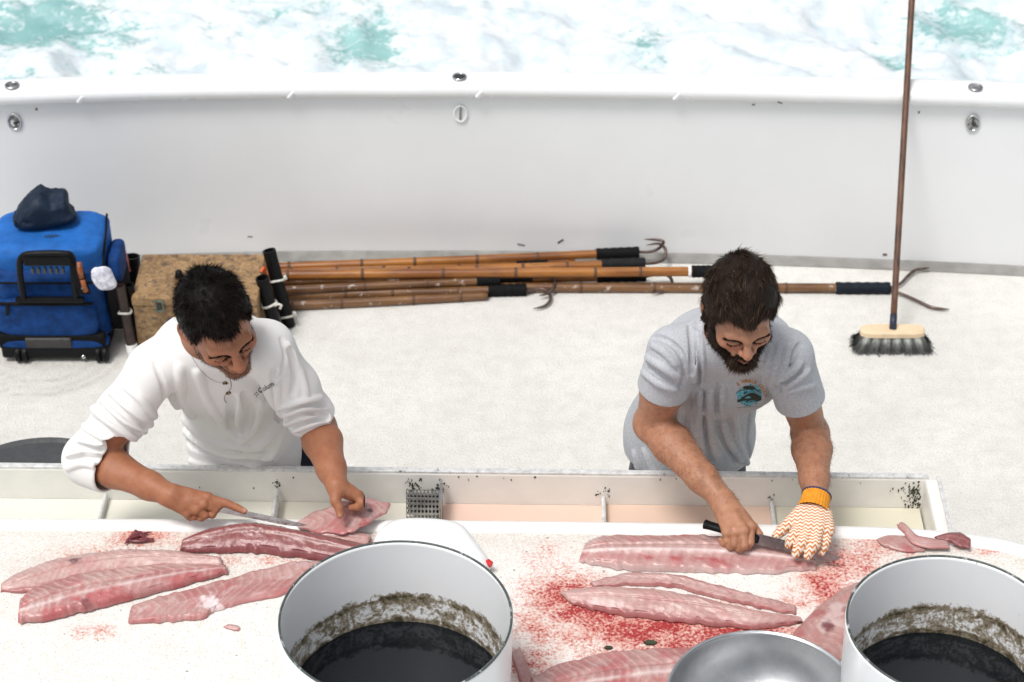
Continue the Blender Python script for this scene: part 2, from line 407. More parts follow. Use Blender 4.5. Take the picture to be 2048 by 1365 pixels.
# ---- trough behind the cutting table
M_tr = simple('trough_fibreglass', (.83, .81, .77), .4, .06, 12, bump=.1, bscale=60, dirt=((.30, .28, .2), 30, .79))
M_edge = simple('worn_metal_edge', (.70, .705, .70), .45, .25, 60, metal=.2, dirt=((.05, .05, .04), 45, .62))
ZT, ZRIM = .95, .87
def water_mat(name, col):
    t = NT(name); n = t.noise(3, 3); c = t.mix(n, tuple(x*.92 for x in col), tuple(min(1, x*1.06) for x in col))
    t.bump(t.noise(9, 3), .08, .01); return t.set(c, .12, spec=.3)
def build_trough():
    a = Pz(-260, 935, ZRIM); b = Pz(1850, 960, ZRIM); 
    top = empty('bait_trough', (float(a[0]+b[0])/2, 4.3, 0)); tag(top, 'long white trough of cloudy water divided into cells behind the cutting table', 'trough')
    d = (b-a); d[2] = 0; L = np.linalg.norm(d); d /= L; n = np.array((-d[1], d[0], 0))
    W = .34
    M = Matrix((( d[0], n[0], 0), (d[1], n[1], 0), (0, 0, 1)))
    def loc(s, y, z): return V(a+d*s+n*y+np.array((0, 0, z-ZRIM)))
    zb = .60
    MB().box(loc(L/2, .011, (zb+ZRIM)/2), (L+.02, .022, ZRIM-zb), M, .004).build('back_wall', M_tr, top)
    MB().box(loc(L/2, .010, ZRIM+.003), (L+.02, .018, .008), M, .003).build('rim_strip', M_edge, top)
    MB().box(loc(L/2, -W, (zb+.92)/2-.03), (L+.02, .022, ZRIM-zb-.02), M, .004).build('front_wall', M_tr, top)
    MB().box(loc(L/2, -W/2, zb+.011), (L-.002, W-.024, .02), M, .003).build('floor_panel', M_tr, top)
    e = MB(); e.box(loc(L+.017, -W/2+.02, (zb+ZRIM)/2-.001), (.034, W-.022, ZRIM-zb), M, .012); e.build('end_wall', M_tr, top)
    MB().box(loc(-.03, -W/2+.02, (zb+ZRIM)/2-.001), (.034, W-.022, ZRIM-zb), M, .012).build('end_wall', M_tr, top)
    MB().box(loc(L+.035, -W/2+.01, ZRIM+.004), (.010, W, .008), M, .003).build('end_rim', M_edge, top)
    # dividers
    cuts = []
    for px, py in ((208, 992), (553, 976), (1207, 984), (1543, 990)):
        s_ = float((Py(px, py, 4.36)-a) @ d); zt = float(Py(px, py, 4.375)[2]); cuts.append(s_)
        dv = MB().box(loc(s_, -W/2, (zb+zt)/2), (.008, W-.03, zt-zb), M, .002).build('divider', M_tr, top)
        MB().tube([loc(s_, -.006, zt-.002), loc(s_, -W+.02, zt-.002)], .0058, 8).build('divider_edge', M_edge, dv)
    cols = [(.70, .715, .63), (.72, .71, .63), (.70, .67, .58), (.72, .53, .44), (.68, .51, .41), (.66, .63, .51)]
    s5 = float((Py(880, 1015, 4.33)-a) @ d); s5b = float((Py(818, 1015, 4.33)-a) @ d)
    bounds = [0]+cuts[:2]+[s5b]+[s5]+cuts[2:]+[L]
    segs = [(0, cuts[0], 0), (cuts[0], cuts[1], 1), (cuts[1], s5, 2), (s5+.003, cuts[2], 3), (cuts[2], cuts[3], 4), (cuts[3], L, 5)]
    for s0, s1, ci in segs:
        zz = .772+(.004 if ci > 3 else 0)
        v = [loc(s0+.0045, -.001, zz), loc(s1-.0045, -.001, zz), loc(s1-.0045, -W+.012, zz), loc(s0+.0045, -W+.012, zz)]
        v += [q-Vector((0, 0, .12)) for q in v]
        MB().add(v, [[0, 1, 2, 3], [7, 6, 5, 4], [0, 4, 5, 1], [1, 5, 6, 2], [2, 6, 7, 3], [3, 7, 4, 0]]).build('cell_water', water_mat('cloudy_water_%d' % ci, cols[ci]), top)
    # perforated overflow screen
    s0 = float((Py(814, 1000, 4.34)-a) @ d); s1 = float((Py(880, 1000, 4.34)-a) @ d)
    nx, nz = 9, 12; wv = []; wf = []
    wd = (s1-s0); hh = .16
    bm = MB()
    ox = wd/nx; oz = hh/nz
    for i in range(nx):
        for k in range(nz):
            sh = (ox/2 if k % 2 else 0)
            cx = s0+ox*(i+.5)+sh*.0; cz = .862-oz*(k+.5)
            out = [(-.5, -.5), (0, -.5), (.5, -.5), (.5, 0), (.5, .5), (0, .5), (-.5, .5), (-.5, 0)]
            vs = []
            for dep in (0, .004):
                for x_, z_ in out:
                    z = cz+z_*oz; vs.append(loc(cx+x_*ox, -.055+dep-(.862-z)*.25, z))
                for x_, z_ in out:
                    l_ = math.hypot(x_, z_); z = cz+z_/l_*.36*oz; vs.append(loc(cx+x_/l_*.36*ox, -.055+dep-(.862-z)*.25, z))
            fs = []
            for q in range(8):
                r_ = (q+1) % 8
                fs += [[q, r_, 8+r_, 8+q], [8+q, 8+r_, 24+r_, 24+q]]
            bm.add(vs, fs)
    bm.build('overflow_screen', M_steel, top)
    MB().box(loc(s1+.004, -.055, .79), (.006, .09, .14), M, .001).build('screen_side', M_steel, top)
    MB().box(loc((s0+s1)/2, -.035, .775), (wd*.96, .004, .12), M, .001).build('screen_back', M_dark, top)
    # algae smudges stuck to the walls
    ma = simple('black_algae', (.055, .06, .03), .9, .4, 90)
    rng = random.Random(3)
    m = MB()
    def smudge(px, py, n, sx, sy):
        for _ in range(n):
            q = Py(px+rng.gauss(0, sx), py+rng.gauss(0, sy), 4.366 if px < 1800 else 4.36)
            q = V(q); 
            tloc = float((np.array(q)-a) @ d)
            if q.z > ZRIM-.004: q.z = ZRIM-.004-rng.random()*.01
            if tloc > L-.004: continue
            c = loc(tloc, -.0008, q.z); r_ = rng.uniform(.0012, .0042)
            m.lathe([(r_, 0), (r_*.7, .0012), (0.0001, .0016)], c, 6, M=M @ rotm(90, 0, rng.uniform(0, 90)))
    smudge(826, 974, 34, 8, 6); smudge(880, 974, 34, 7, 7); smudge(1207, 982, 12, 8, 6); smudge(553, 974, 10, 5, 4); smudge(1543, 988, 10, 6, 5)
    smudge(1826, 985, 70, 14, 14); smudge(1836, 1000, 60, 10, 12); smudge(1818, 972, 20, 16, 5); smudge(1830, 1045, 20, 18, 8); smudge(1300, 955, 5, 160, 3); smudge(960, 957, 6, 60, 4); smudge(420, 985, 3, 80, 12)
    tag(m.build('algae', ma, top), kind='stuff')
    # legs that carry it
    for s_ in (.15, L/2, L-.15):
        for y in (-.05, -W+.05):
            MB().box(loc(s_, y, zb/2), (.05, .05, zb), M, .006).build('leg', M_gel, top)
build_trough()
# ================================================================== CUTTING TABLE AND WHAT STANDS ON IT
# blood spread: (px, py, rx, ry, amount)
BLOOD = [(1130, 1190, 90, 40, .8), (1290, 1260, 160, 40, 1.0), (1180, 1225, 110, 30, .9), (1480, 1265, 140, 16, .9), (1330, 1300, 110, 18, .75), (1650, 1170, 60, 50, .7), (1700, 1130, 70, 40, .6), (1760, 1090, 70, 30, .55), (1600, 1205, 60, 16, .5),
         (1090, 1255, 70, 50, .55), (1070, 1330, 70, 40, .6), (1180, 1300, 100, 40, .45), (1980, 1095, 60, 18, .45), (1880, 1078, 120, 14, .3), (1420, 1215, 120, 18, .4), (1100, 1120, 70, 40, .35), (1200, 1100, 60, 20, .25),
         (285, 1075, 60, 18, .75), (400, 1085, 60, 16, .6), (170, 1110, 90, 20, .45), (330, 1110, 90, 16, .4), (560, 1120, 90, 16, .35), (700, 1080, 60, 16, .5), (190, 1265, 60, 16, .35), (120, 1190, 70, 30, .3), (480, 1115, 60, 20, .35), (60, 1150, 60, 30, .2)]
def tabletop_outline():
    far = [(-300, 1036), (0, 1039), (400, 1040), (800, 1042), (1200, 1046), (1600, 1052), (1800, 1058), (1900, 1066), (1990, 1078), (2060, 1095), (2130, 1122), (2190, 1165), (2220, 1230)]
    pts = [Pz(a, b, ZT) for a, b in far]
    pts.append(np.array((pts[-1][0]+.01, 2.95, ZT))); pts.append(np.array((pts[0][0], 2.95, ZT)))
    return pts
def build_table():
    root = empty('cutting_table', (0, 3.5, 0)); tag(root, 'white fillet table with speckled top and blood stains', 'table')
    pts = tabletop_outline(); far = catmull(pts[:13], 160)
    nx = 330; ny = 130
    x0, x1 = far[0][0]+.012, far[-1][0]-.012
    xs = np.linspace(x0, x1, nx); yf = np.interp(xs, far[:, 0], far[:, 1])-.012
    Tt = np.linspace(0, 1, ny)
    X = np.repeat(xs[:, None], ny, 1); Y = 2.96+(yf[:, None]-2.96)*Tt[None]
    blood = np.zeros_like(X)
    for px, py, rx, ry, a in BLOOD:
        c = Pz(px, py, ZT); sx = rx/FPX*5.1*1.2; sy = ry/FPX*5.1/.68*1.25
        blood = np.maximum(blood, min(1.0, a*(1.12 if px > 1000 else 1.1))*np.exp(-((X-c[0])/sx)**2-((Y-c[1])/sy)**2))
    grime = np.exp(-((Y-(yf[:, None]-.04))/.05)**2)*.5
    grime = np.maximum(grime, .6*np.exp(-((X+.85)/.5)**2-((Y-3.95)/.1)**2))
    p = np.stack((X, Y, X*0), -1)
    Z = ZT+.004*(fbm(p*4, 3)-.5)+.002*(fbm(p*30, 2)-.5)
    t = NT('speckled_table_top')
    sp = t.noise(330, 3, .6); sp2 = t.noise(120, 4, .7); md = t.noise(11, 5, .6)
    c = t.mix(t.ramp(md, [(.3, 0.0), (.7, 1.0)]), (.77, .75, .71), (.85, .84, .81))
    c = t.mix(t.ramp(sp, [(.34, .7), (.46, 0.0)]), c, (.40, .36, .30))
    c = t.mix(t.ramp(t.noise(45, 5, .7), [(.52, 0.0), (.70, .35)]), c, (.60, .53, .45))
    c = t.mix(t.ramp(t.noise(75, 3, .5), [(.70, 0.0), (.735, .8)]), c, (.22, .18, .12))
    g = t.attr('grime').outputs['Fac']
    c = t.mix(t.math('MULTIPLY', g, t.ramp(sp2, [(.4, .1), (.65, .9)])), c, (.42, .33, .24))
    bl = t.attr('blood').outputs['Fac']
    thr = t.math('ADD', bl, t.math('MULTIPLY', t.math('SUBTRACT', t.noise(140, 3, .6), .5), 2.0))
    thr = t.math('ADD', thr, t.math('MULTIPLY', t.math('SUBTRACT', t.noise(30, 5, .7), .5), 1.7))
    gate = t.ramp(bl, [(.04, 0.0), (.3, 1.0)])
    c = t.mix(t.math('MULTIPLY', t.ramp(bl, [(.15, 0.0), (.8, .6)]), t.ramp(t.noise(18, 6, .7, dist=1.0), [(.38, .1), (.6, 1.0)])), c, (.66, .36, .29))
    c1 = t.mix(t.math('MULTIPLY', t.ramp(thr, [(.28, 0.0), (.66, .75)]), gate), c, (.60, .20, .15))
    c2 = t.mix(t.math('MULTIPLY', t.ramp(thr, [(.72, 0.0), (1.0, .95)]), gate), c1, (.36, .022, .028))
    t.bump(t.math('ADD', sp2, t.math('MULTIPLY', sp, .5)), .5, .0025)
    rr = t.ramp(t.math('MULTIPLY', thr, gate), [(.3, .55), (.8, .22)])
    m = t.set(c2, rr)
    idx = np.arange(X.size).reshape(X.shape)
    f = np.stack((idx[:-1, :-1], idx[1:, :-1], idx[1:, 1:], idx[:-1, 1:]), -1).reshape(-1, 4)
    mesh_np('table_top', np.stack((X, Y, Z), -1).reshape(-1, 3), f, m, root, attrs={'blood': blood.reshape(-1), 'grime': grime.reshape(-1)})
    # raised border: a rounded bead along the far edge and round the corner
    ml = simple('table_border_gelcoat', (.85, .845, .83), .35, .05, 20, dirt=((.45, .33, .25), 40, .70))
    vs = []; fs = []; prof = []
    for a in np.linspace(-10, 180, 10): prof.append((-.022+.026*math.cos(R(a)), -.012+.022*math.sin(R(a))))
    prof = [(.006, -.06)]+prof+[(-.05, -.014)]
    n = len(prof)
    for i in range(160):
        tn = far[min(i+1, 159)]-far[max(i-1, 0)]; nn = np.array((-tn[1], tn[0])); nn /= np.linalg.norm(nn)
        for o_, z in prof: vs.append((far[i][0]+nn[0]*o_, far[i][1]+nn[1]*o_, ZT+z+.002))
    for i in range(159):
        for k in range(n-1): fs.append([i*n+k, i*n+k+1, (i+1)*n+k+1, (i+1)*n+k])
    MB().add(vs, fs).build('table_border', ml, root, smooth=True)
    # body of the table and legs
    outl = [(p_[0]*.99, p_[1]-.03) for p_ in pts]
    MB().prism(outl, ZT-.07, ZT-.012).build('table_slab', ml, root)
    for x in (x0+.2, .05, x1-.2):
        for y in (3.1, 3.75): MB().box((x, y, (ZT-.07)/2), (.07, .07, ZT-.07), None, .008).build('leg', M_gel, root)
build_table()

# ---- buckets of sea water
def bucket_mats():
    t = NT('bucket_white_paint')
    n = t.noise(8, 4); c = t.mix(t.ramp(n, [(.3, 0.0), (.7, 1.0)]), (.86, .875, .89), (.90, .91, .92))
    d = t.attr('dirt').outputs['Fac']
    nn = t.noise(26, 6, .7, dist=.8); n2 = t.noise(110, 4, .7)
    thr = t.math('ADD', t.math('ADD', d, t.math('MULTIPLY', t.math('SUBTRACT', nn, .5), 1.5)), t.math('MULTIPLY', t.math('SUBTRACT', n2, .5), 1.1))
    gate = t.ramp(d, [(.03, 0.0), (.2, 1.0)])
    c = t.mix(t.math('MULTIPLY', t.ramp(thr, [(.28, 0.0), (.5, .85)]), gate), c, (.19, .135, .05))
    c = t.mix(t.math('MULTIPLY', t.ramp(thr, [(.55, 0.0), (.8, .9)]), gate), c, (.035, .03, .012))
    c = t.mix(t.ramp(t.noise(75, 3), [(.75, 0.0), (.77, .8)]), c, (.25, .22, .16))
    white = t.set(c, .3)
    t = NT('black_bilge_water'); t.bump(t.noise(5, 3, .5), .12, .02)
    n = t.noise(160, 2, .5)
    black = t.set(t.mix(t.ramp(n, [(.80, 0.0), (.82, .8)]), (.004, .006, .0085), (.3, .3, .28)), .03, spec=.45)
    t = NT('chipped_rim'); n = t.noise(28, 6, .75)
    rim = t.set(t.mix(t.ramp(n, [(.56, 0.0), (.64, 1.0)]), (.06, .075, .07), (.5, .52, .51)), .5)
    return white, black, rim
B_WHITE, B_BLACK, B_RIM = bucket_mats()
def bucket(cx, cy, a, zrim, zb, label, tilt, fill):
    c = Pz(cx, cy, zrim); dep = c[1]*_cp+(CAM_H-zrim)*_sp; r = a*dep/FPX
    root = empty('bucket', (float(c[0]), float(c[1]), zb)); tag(root, label, 'bucket', 'white round buckets on the table')
    n = 128; H = zrim-zb
    def ring(rr, z): return [(rr*math.cos(2*PI*k/n), rr*math.sin(2*PI*k/n), z) for k in range(n)]
    prof = [(r*.93, 0.004), (r*.955, .0), (r*.985, H*.5), (r, H-.012), (r+.001, H-.004)]
    zin = np.linspace(H-.004, .01, 40)
    prof_in = [(r-.005-.03*r*(1-z/H), z) for z in zin]
    vs = []; dirt = []; fs = []
    allp = prof+prof_in+[(.001, .01)]
    m = len(allp)
    for j, (rr, z) in enumerate(allp):
        for k in range(n):
            an = 2*PI*k/n
            lump = .0015*math.sin(an*3+1)
            vs.append((rr*math.cos(an)+lump, rr*math.sin(an), z))
            wl = fill+.006*math.sin(2*an)+.0*an
            if j >= len(prof):
                up = z-wl
                d = 0.0
                if up < .012: d = .62
                elif up < .075: d = .42+.25*math.exp(-((up-.072)/.012)**2)
                elif up < .105: d = .45*math.exp(-((up-.078)/.012)**2)
                dirt.append(d)
            else: dirt.append(.0)
    for j in range(m-1):
        for k in range(n):
            k2 = (k+1) % n; fs.append([j*n+k, j*n+k2, (j+1)*n+k2, (j+1)*n+k])
    fs = np.array(fs)
    v = np.array(vs)
    Mt = np.array(rotm(0, 0, 0))
    v = v@Mt.T+np.array((c[0], c[1], zb))
    mesh_np('shell', v, fs, B_WHITE, root, attrs={'dirt': np.array(dirt)})
    MB().lathe([(r-.0046, -.001), (r-.0042, .0015), (r-.002, .0028), (r+.0004, .0015), (r+.0006, -.001)], (c[0], c[1], zrim-.003), n).build('rim', B_RIM, root, smooth=True)
    MB().disc(r-.0055-.03*r*(1-fill/H), (c[0], c[1], zb+fill), 96).build('dark_water', B_BLACK, root)
bucket(791, 1232, 234, 1.27, ZT+.003, 'large white bucket of black water in front of the man in white', 0, .085)
bucket(1906, 1248, 212, 1.25, ZT+.003, 'white bucket of dark water cut off by the right edge of the picture', 0, .075)

# ---- steel bowl
def bowl():
    zr = 1.10; c = Pz(1527, 1394, zr); dep = c[1]*_cp+(CAM_H-zr)*_sp; r = 192*dep/FPX
    root = empty('mixing_bowl', (float(c[0]), float(c[1]), ZT)); tag(root, 'shallow stainless steel mixing bowl between the two buckets', 'bowl')
    t = NT('brushed_bowl_steel'); n = t.noise(6, 6, .6); sc = t.noise(50, 6, .75, dist=1.5)
    col = t.mix(t.ramp(n, [(.35, 0.0), (.65, 1.0)]), (.36, .37, .38), (.55, .56, .57)); col = t.mix(t.ramp(sc, [(.62, 0.0), (.68, .5)]), col, (.8, .8, .8))
    t.bump(t.noise(7, 4), .25, .01); m = t.set(col, t.ramp(n, [(.3, .28), (.7, .48)]), 1.0)
    H = zr-ZT-.004; prof = []
    for q in np.linspace(0, 1, 26):
        prof.append((max(.0008, r*math.sin(q*PI/2)**.6*.985), H*(1-math.cos(q*PI/2))**1.0+.004))
    out = [(a, b-.0035) for a, b in prof][::-1]
    MB().lathe(prof+[(r*.992, H+.003), (r*.996, H+.003)]+out, (c[0], c[1], ZT), 96).build('basin', m, root, smooth=True)
    MB().lathe([(r+.0030*math.cos(a), H+.003+.0030*math.sin(a)) for a in np.linspace(0, 2*PI, 8, endpoint=False)], (c[0], c[1], ZT), 96, closed=True).build('rolled_rim', simple('bright_rim_steel', (.78, .79, .8), .2, .1, 20, metal=1), root, smooth=True)
bowl()

# ---- white plastic jug lying behind the big bucket
def jug():
    root = empty('plastic_jug', tuple(Pz(865, 1095, ZT))); tag(root, 'white plastic jug lying behind the large bucket, red tape at its end', 'jug')
    m = simple('jug_white_plastic', (.88, .88, .88), .35, .03, 10)
    base = [(742, 1100), (745, 1075), (768, 1052), (800, 1042), (850, 1040), (905, 1046), (935, 1060), (955, 1085), (975, 1112), (985, 1130), (970, 1150), (900, 1160), (800, 1150), (750, 1125)]
    pts = catmull([Pz(a, b+14, ZT) for a, b in base+base[:1]], 64)[:-1]
    cen = pts.mean(0); vs = []; fs = []; n = len(pts); lv = [(0, .93), (.008, .97), (.02, .96), (.034, .90), (.043, .77), (.047, .52), (.048, .25), (.048, .0005)]
    for z, s in lv:
        for p in pts:
            q = cen+(p-cen)*s; vs.append((q[0], q[1], ZT+.003+z+.004*(vnoise(np.array([q*14]))[0]-.5)*(z > .02)))
    for j in range(len(lv)-1):
        for k in range(n): fs.append([j*n+k, j*n+(k+1) % n, (j+1)*n+(k+1) % n, (j+1)*n+k])
    MB().add(vs, fs).build('jug_body', m, root, smooth=True)
    q = Pz(978, 1127, ZT+.03)
    MB().box(q, (.017, .012, .014), rotm(0, 12, -38), .003).build('red_tape', simple('red_plastic', (.62, .03, .03), .4), root)
jug()

# ---- fish
def flesh_mat(name):
    t = NT(name); a = t.attr('col').outputs['Color']
    n = t.noise(130, 5, .6, sc3=(1, 1, 1)); n2 = t.noise(34, 5, .65)
    c = t.mix(t.ramp(n2, [(.42, .0), (.75, .45)]), a, (.75, .50, .48), 'MULTIPLY')
    c = t.mix(t.ramp(n, [(.60, 0.0), (.80, .30)]), c, (.85, .72, .70))
    t.bump(t.math('ADD', n2, t.math('MULTIPLY', n, .6)), .5, .0025)
    return t.set(c, t.ramp(n2, [(.3, .22), (.7, .42)]), spec=.55, sss=.12, sssr=(1, .3, .25))
M_FLESH = flesh_mat('raw_fish_flesh')
PALE = np.array((.52, .35, .325)); PINK = np.array((.42, .20, .19)); REDD = np.array((.30, .06, .065)); DARK = np.array((.135, .03, .035)); SKIN = np.array((.42, .24, .22)); WHIT = np.array((.70, .585, .57))
def fillet(name, upper, lower, h, label, style='a', z0=None, N=150, M=44, seed=0, group='fish fillets on the table', shear=.5, rise=None, cat='fish fillet', tilt=0.0, spots=()):
    """upper / lower: far and near outline in the photograph on the table plane; h: heights along the length"""
    z0 = ZT+.004 if z0 is None else z0
    U = catmull([Pz(a, b, z0) for a, b in upper], N); Lw = catmull([Pz(a, b, z0) for a, b in lower], N)
    hh = catmull(np.array([[q, 0, 0] for q in h]), N)[:, 0]
    ri = np.zeros(N) if rise is None else catmull(np.array([[q, 0, 0] for q in rise]), N)[:, 0]
    u = np.linspace(0, 1, N)[:, None]; v = np.linspace(0, 1, M)[None]      # v = 0 far edge, 1 near edge
    P = U[:, None]*(1-v[..., None])+Lw[:, None]*v[..., None]
    length = np.linalg.norm(U[-1]-U[0]); wid = np.linalg.norm(U-Lw, axis=1)[:, None]
    sd_ = np.array((seed*3.1, seed*1.7, seed*.9))
    q = np.stack((u*length*1.0+v*0, v*wid, u*0+v*0), -1)
    endt = np.minimum(1, np.minimum(u+.004, 1.004-u)*N/3.0)**.5
    e = 2*v-1
    KP = {'a': ([0, .05, .15, .40, .62, .72, .90, .97, 1], [0, .45, .68, .88, 1, .86, .55, .35, 0]), 'b': ([0, .05, .15, .34, .50, .75, .93, .98, 1], [0, .5, .80, 1, .96, .66, .36, .2, 0]),
          'c': ([0, .03, .12, .35, .6, .8, .95, 1], [0, .5, .75, .9, .7, .62, .5, 0]), 'd': ([0, .05, .15, .38, .50, .56, .80, .95, 1], [0, .4, .65, 1, .96, .80, .58, .32, 0]),
          'e': ([0, .03, .10, .35, .58, .66, .85, .97, 1], [0, .45, .72, .92, 1, .80, .55, .35, 0]), 'f': ([0, .05, .2, .5, .8, .95, 1], [0, .4, .8, 1, .8, .4, 0])}[style]
    vw = v+.05*(fbm(q*np.array((14, 5, 1))+sd_+90, 3)-.5)*(4*v*(1-v))
    prof = np.interp(vw, *KP)
    ker = np.array((1, 2, 1))/4.; prof = np.apply_along_axis(lambda r_: np.convolve(np.pad(r_, 1, mode='edge'), ker, 'valid'), 1, prof); prof[:, 0] = 0; prof[:, -1] = 0
    wob = fbm(q*np.array((18, 30, 1))+sd_, 4)-.5
    hh = hh*.82
    Z = hh[:, None]*prof*endt
    # steps between muscle blocks: slanted ridges on each side of the middle line
    mid = .52 if style != 'e' else .42
    chev = (u*length/.021+np.abs(v-mid)*3.2*(1 if style != 'f' else -1)+fbm(q*25+sd_+3, 2)*.9)
    saw = chev-np.floor(chev)
    Z = Z+prof*endt*hh[:, None]*(.022*saw+.42*wob)
    groove = np.exp(-((v-mid-.05*(fbm(q*np.array((9, 0, 0))+sd_, 2)-.5))/.028)**2)
    if style in 'abe': Z = Z-.16*hh[:, None]*groove*endt
    # colours
    tone = fbm(q*np.array((10, 22, 1))+sd_+9, 4)[..., None]
    col = PALE*(1-sstep(.4, .7, tone))+PINK*sstep(.4, .7, tone)
    edge = np.maximum(sstep(.80, 1, v+.12*wob), sstep(.86, 1, 1-v+.12*wob))[..., None]
    fibre = (fbm(q*np.array((160, 26, 1))+sd_, 3))[..., None]
    line = np.exp(-((saw-.5)/.10)**2)[..., None]
    def bl(c, k, a): return c*(1-a)+k*a
    col = bl(col, PINK*.92, .5*sstep(.5, .8, fibre)); col = bl(col, WHIT, .40*line*(1-edge)); col = bl(col, PINK*.75, .30*np.exp(-((saw-.82)/.12)**2)[..., None]*(1-edge))
    g = groove[..., None]
    bloodn = sstep(.50, .66, fbm(q*np.array((30, 40, 1))+sd_+40, 4))[..., None]
    col = bl(col, REDD*1.55, .42*bloodn*sstep(.35, .6, fbm(q*np.array((7, 16, 1))+sd_+33, 3))[..., None]); col = bl(col, REDD*1.25, .5*edge*(.4+.6*bloodn))
    if style == 'a':       # bloodline low on the near side, whitish seam above it
        s1 = np.exp(-((v-.70)/.030)**2)[..., None]; s2 = np.exp(-((v-.83)/.10)**2)[..., None]
        col = bl(col, REDD*1.5, .62*s2*(.35+.65*bloodn)); col = bl(col, WHIT, .75*s1*(1-.5*bloodn)); col = bl(col, REDD*1.1, .35*edge)
        dots = (np.exp(-((v-.52)/.05)**2)*np.exp(-((((u*length/.03) % 1)-.5)/.16)**2))[..., None]
        col = bl(col, REDD*1.4, .55*dots); col = bl(col, PINK, .5*g)
    elif style == 'b':     # smooth pale loin, red along the foot
        s2 = sstep(.74, .95, v+.1*wob)[..., None]; col = bl(col, PALE*1.05, .45); col = bl(col, REDD, .62*s2); col = bl(col, REDD*1.3, .3*g*bloodn)
    elif style == 'c':     # opened belly: pinker with ragged membrane
        col = bl(col, PINK, .25); col = bl(col, WHIT, .35*sstep(.55, .75, fbm(q*np.array((40, 60, 1))+sd_, 4))[..., None]); col = bl(col, REDD*1.5, .3*edge)
    elif style == 'd':     # dark red half with the backbone cut
        s0 = np.exp(-((v-.52)/.055)**2)[..., None]
        col = bl(col, np.array((.20, .068, .066)), .85); col = bl(col, DARK*1.25, .8*sstep(.80, .93, v)[..., None]); col = bl(col, np.array((.26, .08, .085)), .6*sstep(.5, .7, v)[..., None])
        col = bl(col, np.array((.42, .22, .21)), .5*s0*sstep(.35, .6, fbm(q*np.array((60, 20, 1)), 3))[..., None]); col = bl(col, REDD*.8, .7*np.exp(-((v-.43)/.035)**2)[..., None])
        ribs = (np.exp(-((((u*length/.024+v*.7) % 1)-.5)/.07)**2)*(v > .56)*(v < .84))[..., None]; col = bl(col, np.array((.40, .22, .20)), .45*ribs)
    elif style == 'e':     # big fillet under the knife
        s1 = np.exp(-((v-.60-.10*wob)/.030)**2)[..., None]; s2 = np.exp(-((v-.78)/.11)**2)[..., None]
        col = bl(col, PALE*.98, .3); col = bl(col, REDD*1.3, .9*s2*(.4+.6*bloodn)); col = bl(col, WHIT, .85*s1); col = bl(col, REDD*1.6, .5*np.exp(-((v-.36-.2*wob)/.02)**2)[..., None]*bloodn); col = bl(col, WHIT*.95, .5*sstep(.93, .99, v)[..., None])
        col = bl(col, REDD*1.2, .6*np.exp(-((v-.10)/.05)**2)[..., None]*(u > .45)[..., None]*bloodn)
    elif style == 'f':     # skin side
        sk = fbm(q*np.array((24, 24, 1))+sd_, 5)[..., None]
        col = bl(col, SKIN, .55); col = bl(col, WHIT*.95, .55*sstep(.52, .66, sk)); col = bl(col, REDD*1.2, .65*sstep(.60, .72, fbm(q*np.array((12, 12, 1))+sd_+70, 5))[..., None])
    col = np.clip(col*(.92+.16*fbm(q*70+sd_, 2)[..., None]), 0, 1)
    Zw = P[..., 2]+Z+ri[:, None]*(1-v*0)
    for px_, py_, rx_, ry_, kc, am in spots:
        zc = z0+float(hh.mean())*.7+float(ri.mean()); pc = Pz(px_, py_, zc); dn = 1.6*(fbm(P*130+px_, 4)-.5)
        wsp = am*.85*sstep(1.2, .35, np.sqrt(((P[..., 0]-pc[0])/(rx_*.0012))**2+((P[..., 1]-pc[1])/(ry_*.0018))**2)+dn); col = col*(1-wsp[..., None])+np.array(kc)*wsp[..., None]
    top = np.stack((P[..., 0], P[..., 1], Zw), -1)
    # ragged outline
    rag = .007*(fbm(np.stack((u*length*60+v*0, v*0+u*0, u*0+v*0+seed), -1), 3)-.5)
    top[..., 1] += rag*((v > .9)*1.0-(v < .1)*1.0)*2
    bot = top.copy(); bot[..., 2] = np.minimum(P[..., 2]+ri[:, None]-.002, top[..., 2]-.001)
    idx = np.arange(N*M).reshape(N, M); k = N*M
    f = [np.stack((idx[:-1, :-1], idx[1:, :-1], idx[1:, 1:], idx[:-1, 1:]), -1).reshape(-1, 4),
         np.stack((idx[:-1, :-1], idx[:-1, 1:], idx[1:, 1:], idx[1:, :-1]), -1).reshape(-1, 4)+k]
    for A, flip in ((idx[:, 0], 1), (idx[:, -1], 0), (idx[0], 0), (idx[-1], 1)):
        q4 = np.stack((A[:-1], A[1:], A[1:]+k, A[:-1]+k), -1); f.append(q4[:, ::-1] if flip else q4)
    vv = np.vstack((top.reshape(-1, 3), bot.reshape(-1, 3))); cc = np.vstack((col.reshape(-1, 3), col.reshape(-1, 3)*.9))
    o = mesh_np(name, vv, np.vstack(f), M_FLESH, attrs={'col': cc})
    c0 = V(vv.mean(0)); c0.z = z0; o.data.transform(Matrix.Translation(-c0)); o.location = c0
    tag(o, label, cat, group); return o
fillet('fish_fillet', [(2, 1170), (60, 1140), (140, 1118), (240, 1106), (340, 1108), (443, 1119)], [(2, 1182), (70, 1184), (130, 1172), (220, 1152), (330, 1140), (446, 1136)], [.010, .024, .030, .030, .026, .016],
       'long pink fillet farthest left, dark spot near its left end', 'b', seed=1, spots=[(152, 1128, 14, 6, (.05, .012, .02), .85)])
fillet('fish_fillet', [(40, 1205), (70, 1180), (150, 1156), (250, 1141), (340, 1133), (452, 1134)], [(36, 1246), (100, 1240), (180, 1220), (280, 1196), (380, 1168), (456, 1146)], [.024, .034, .036, .034, .028, .016],
       'thick pink fillet with a red seam lying in front of the leftmost one', 'a', seed=2, z0=ZT+.006, spots=[(172, 1205, 12, 8, (.16, .03, .04), .8)])
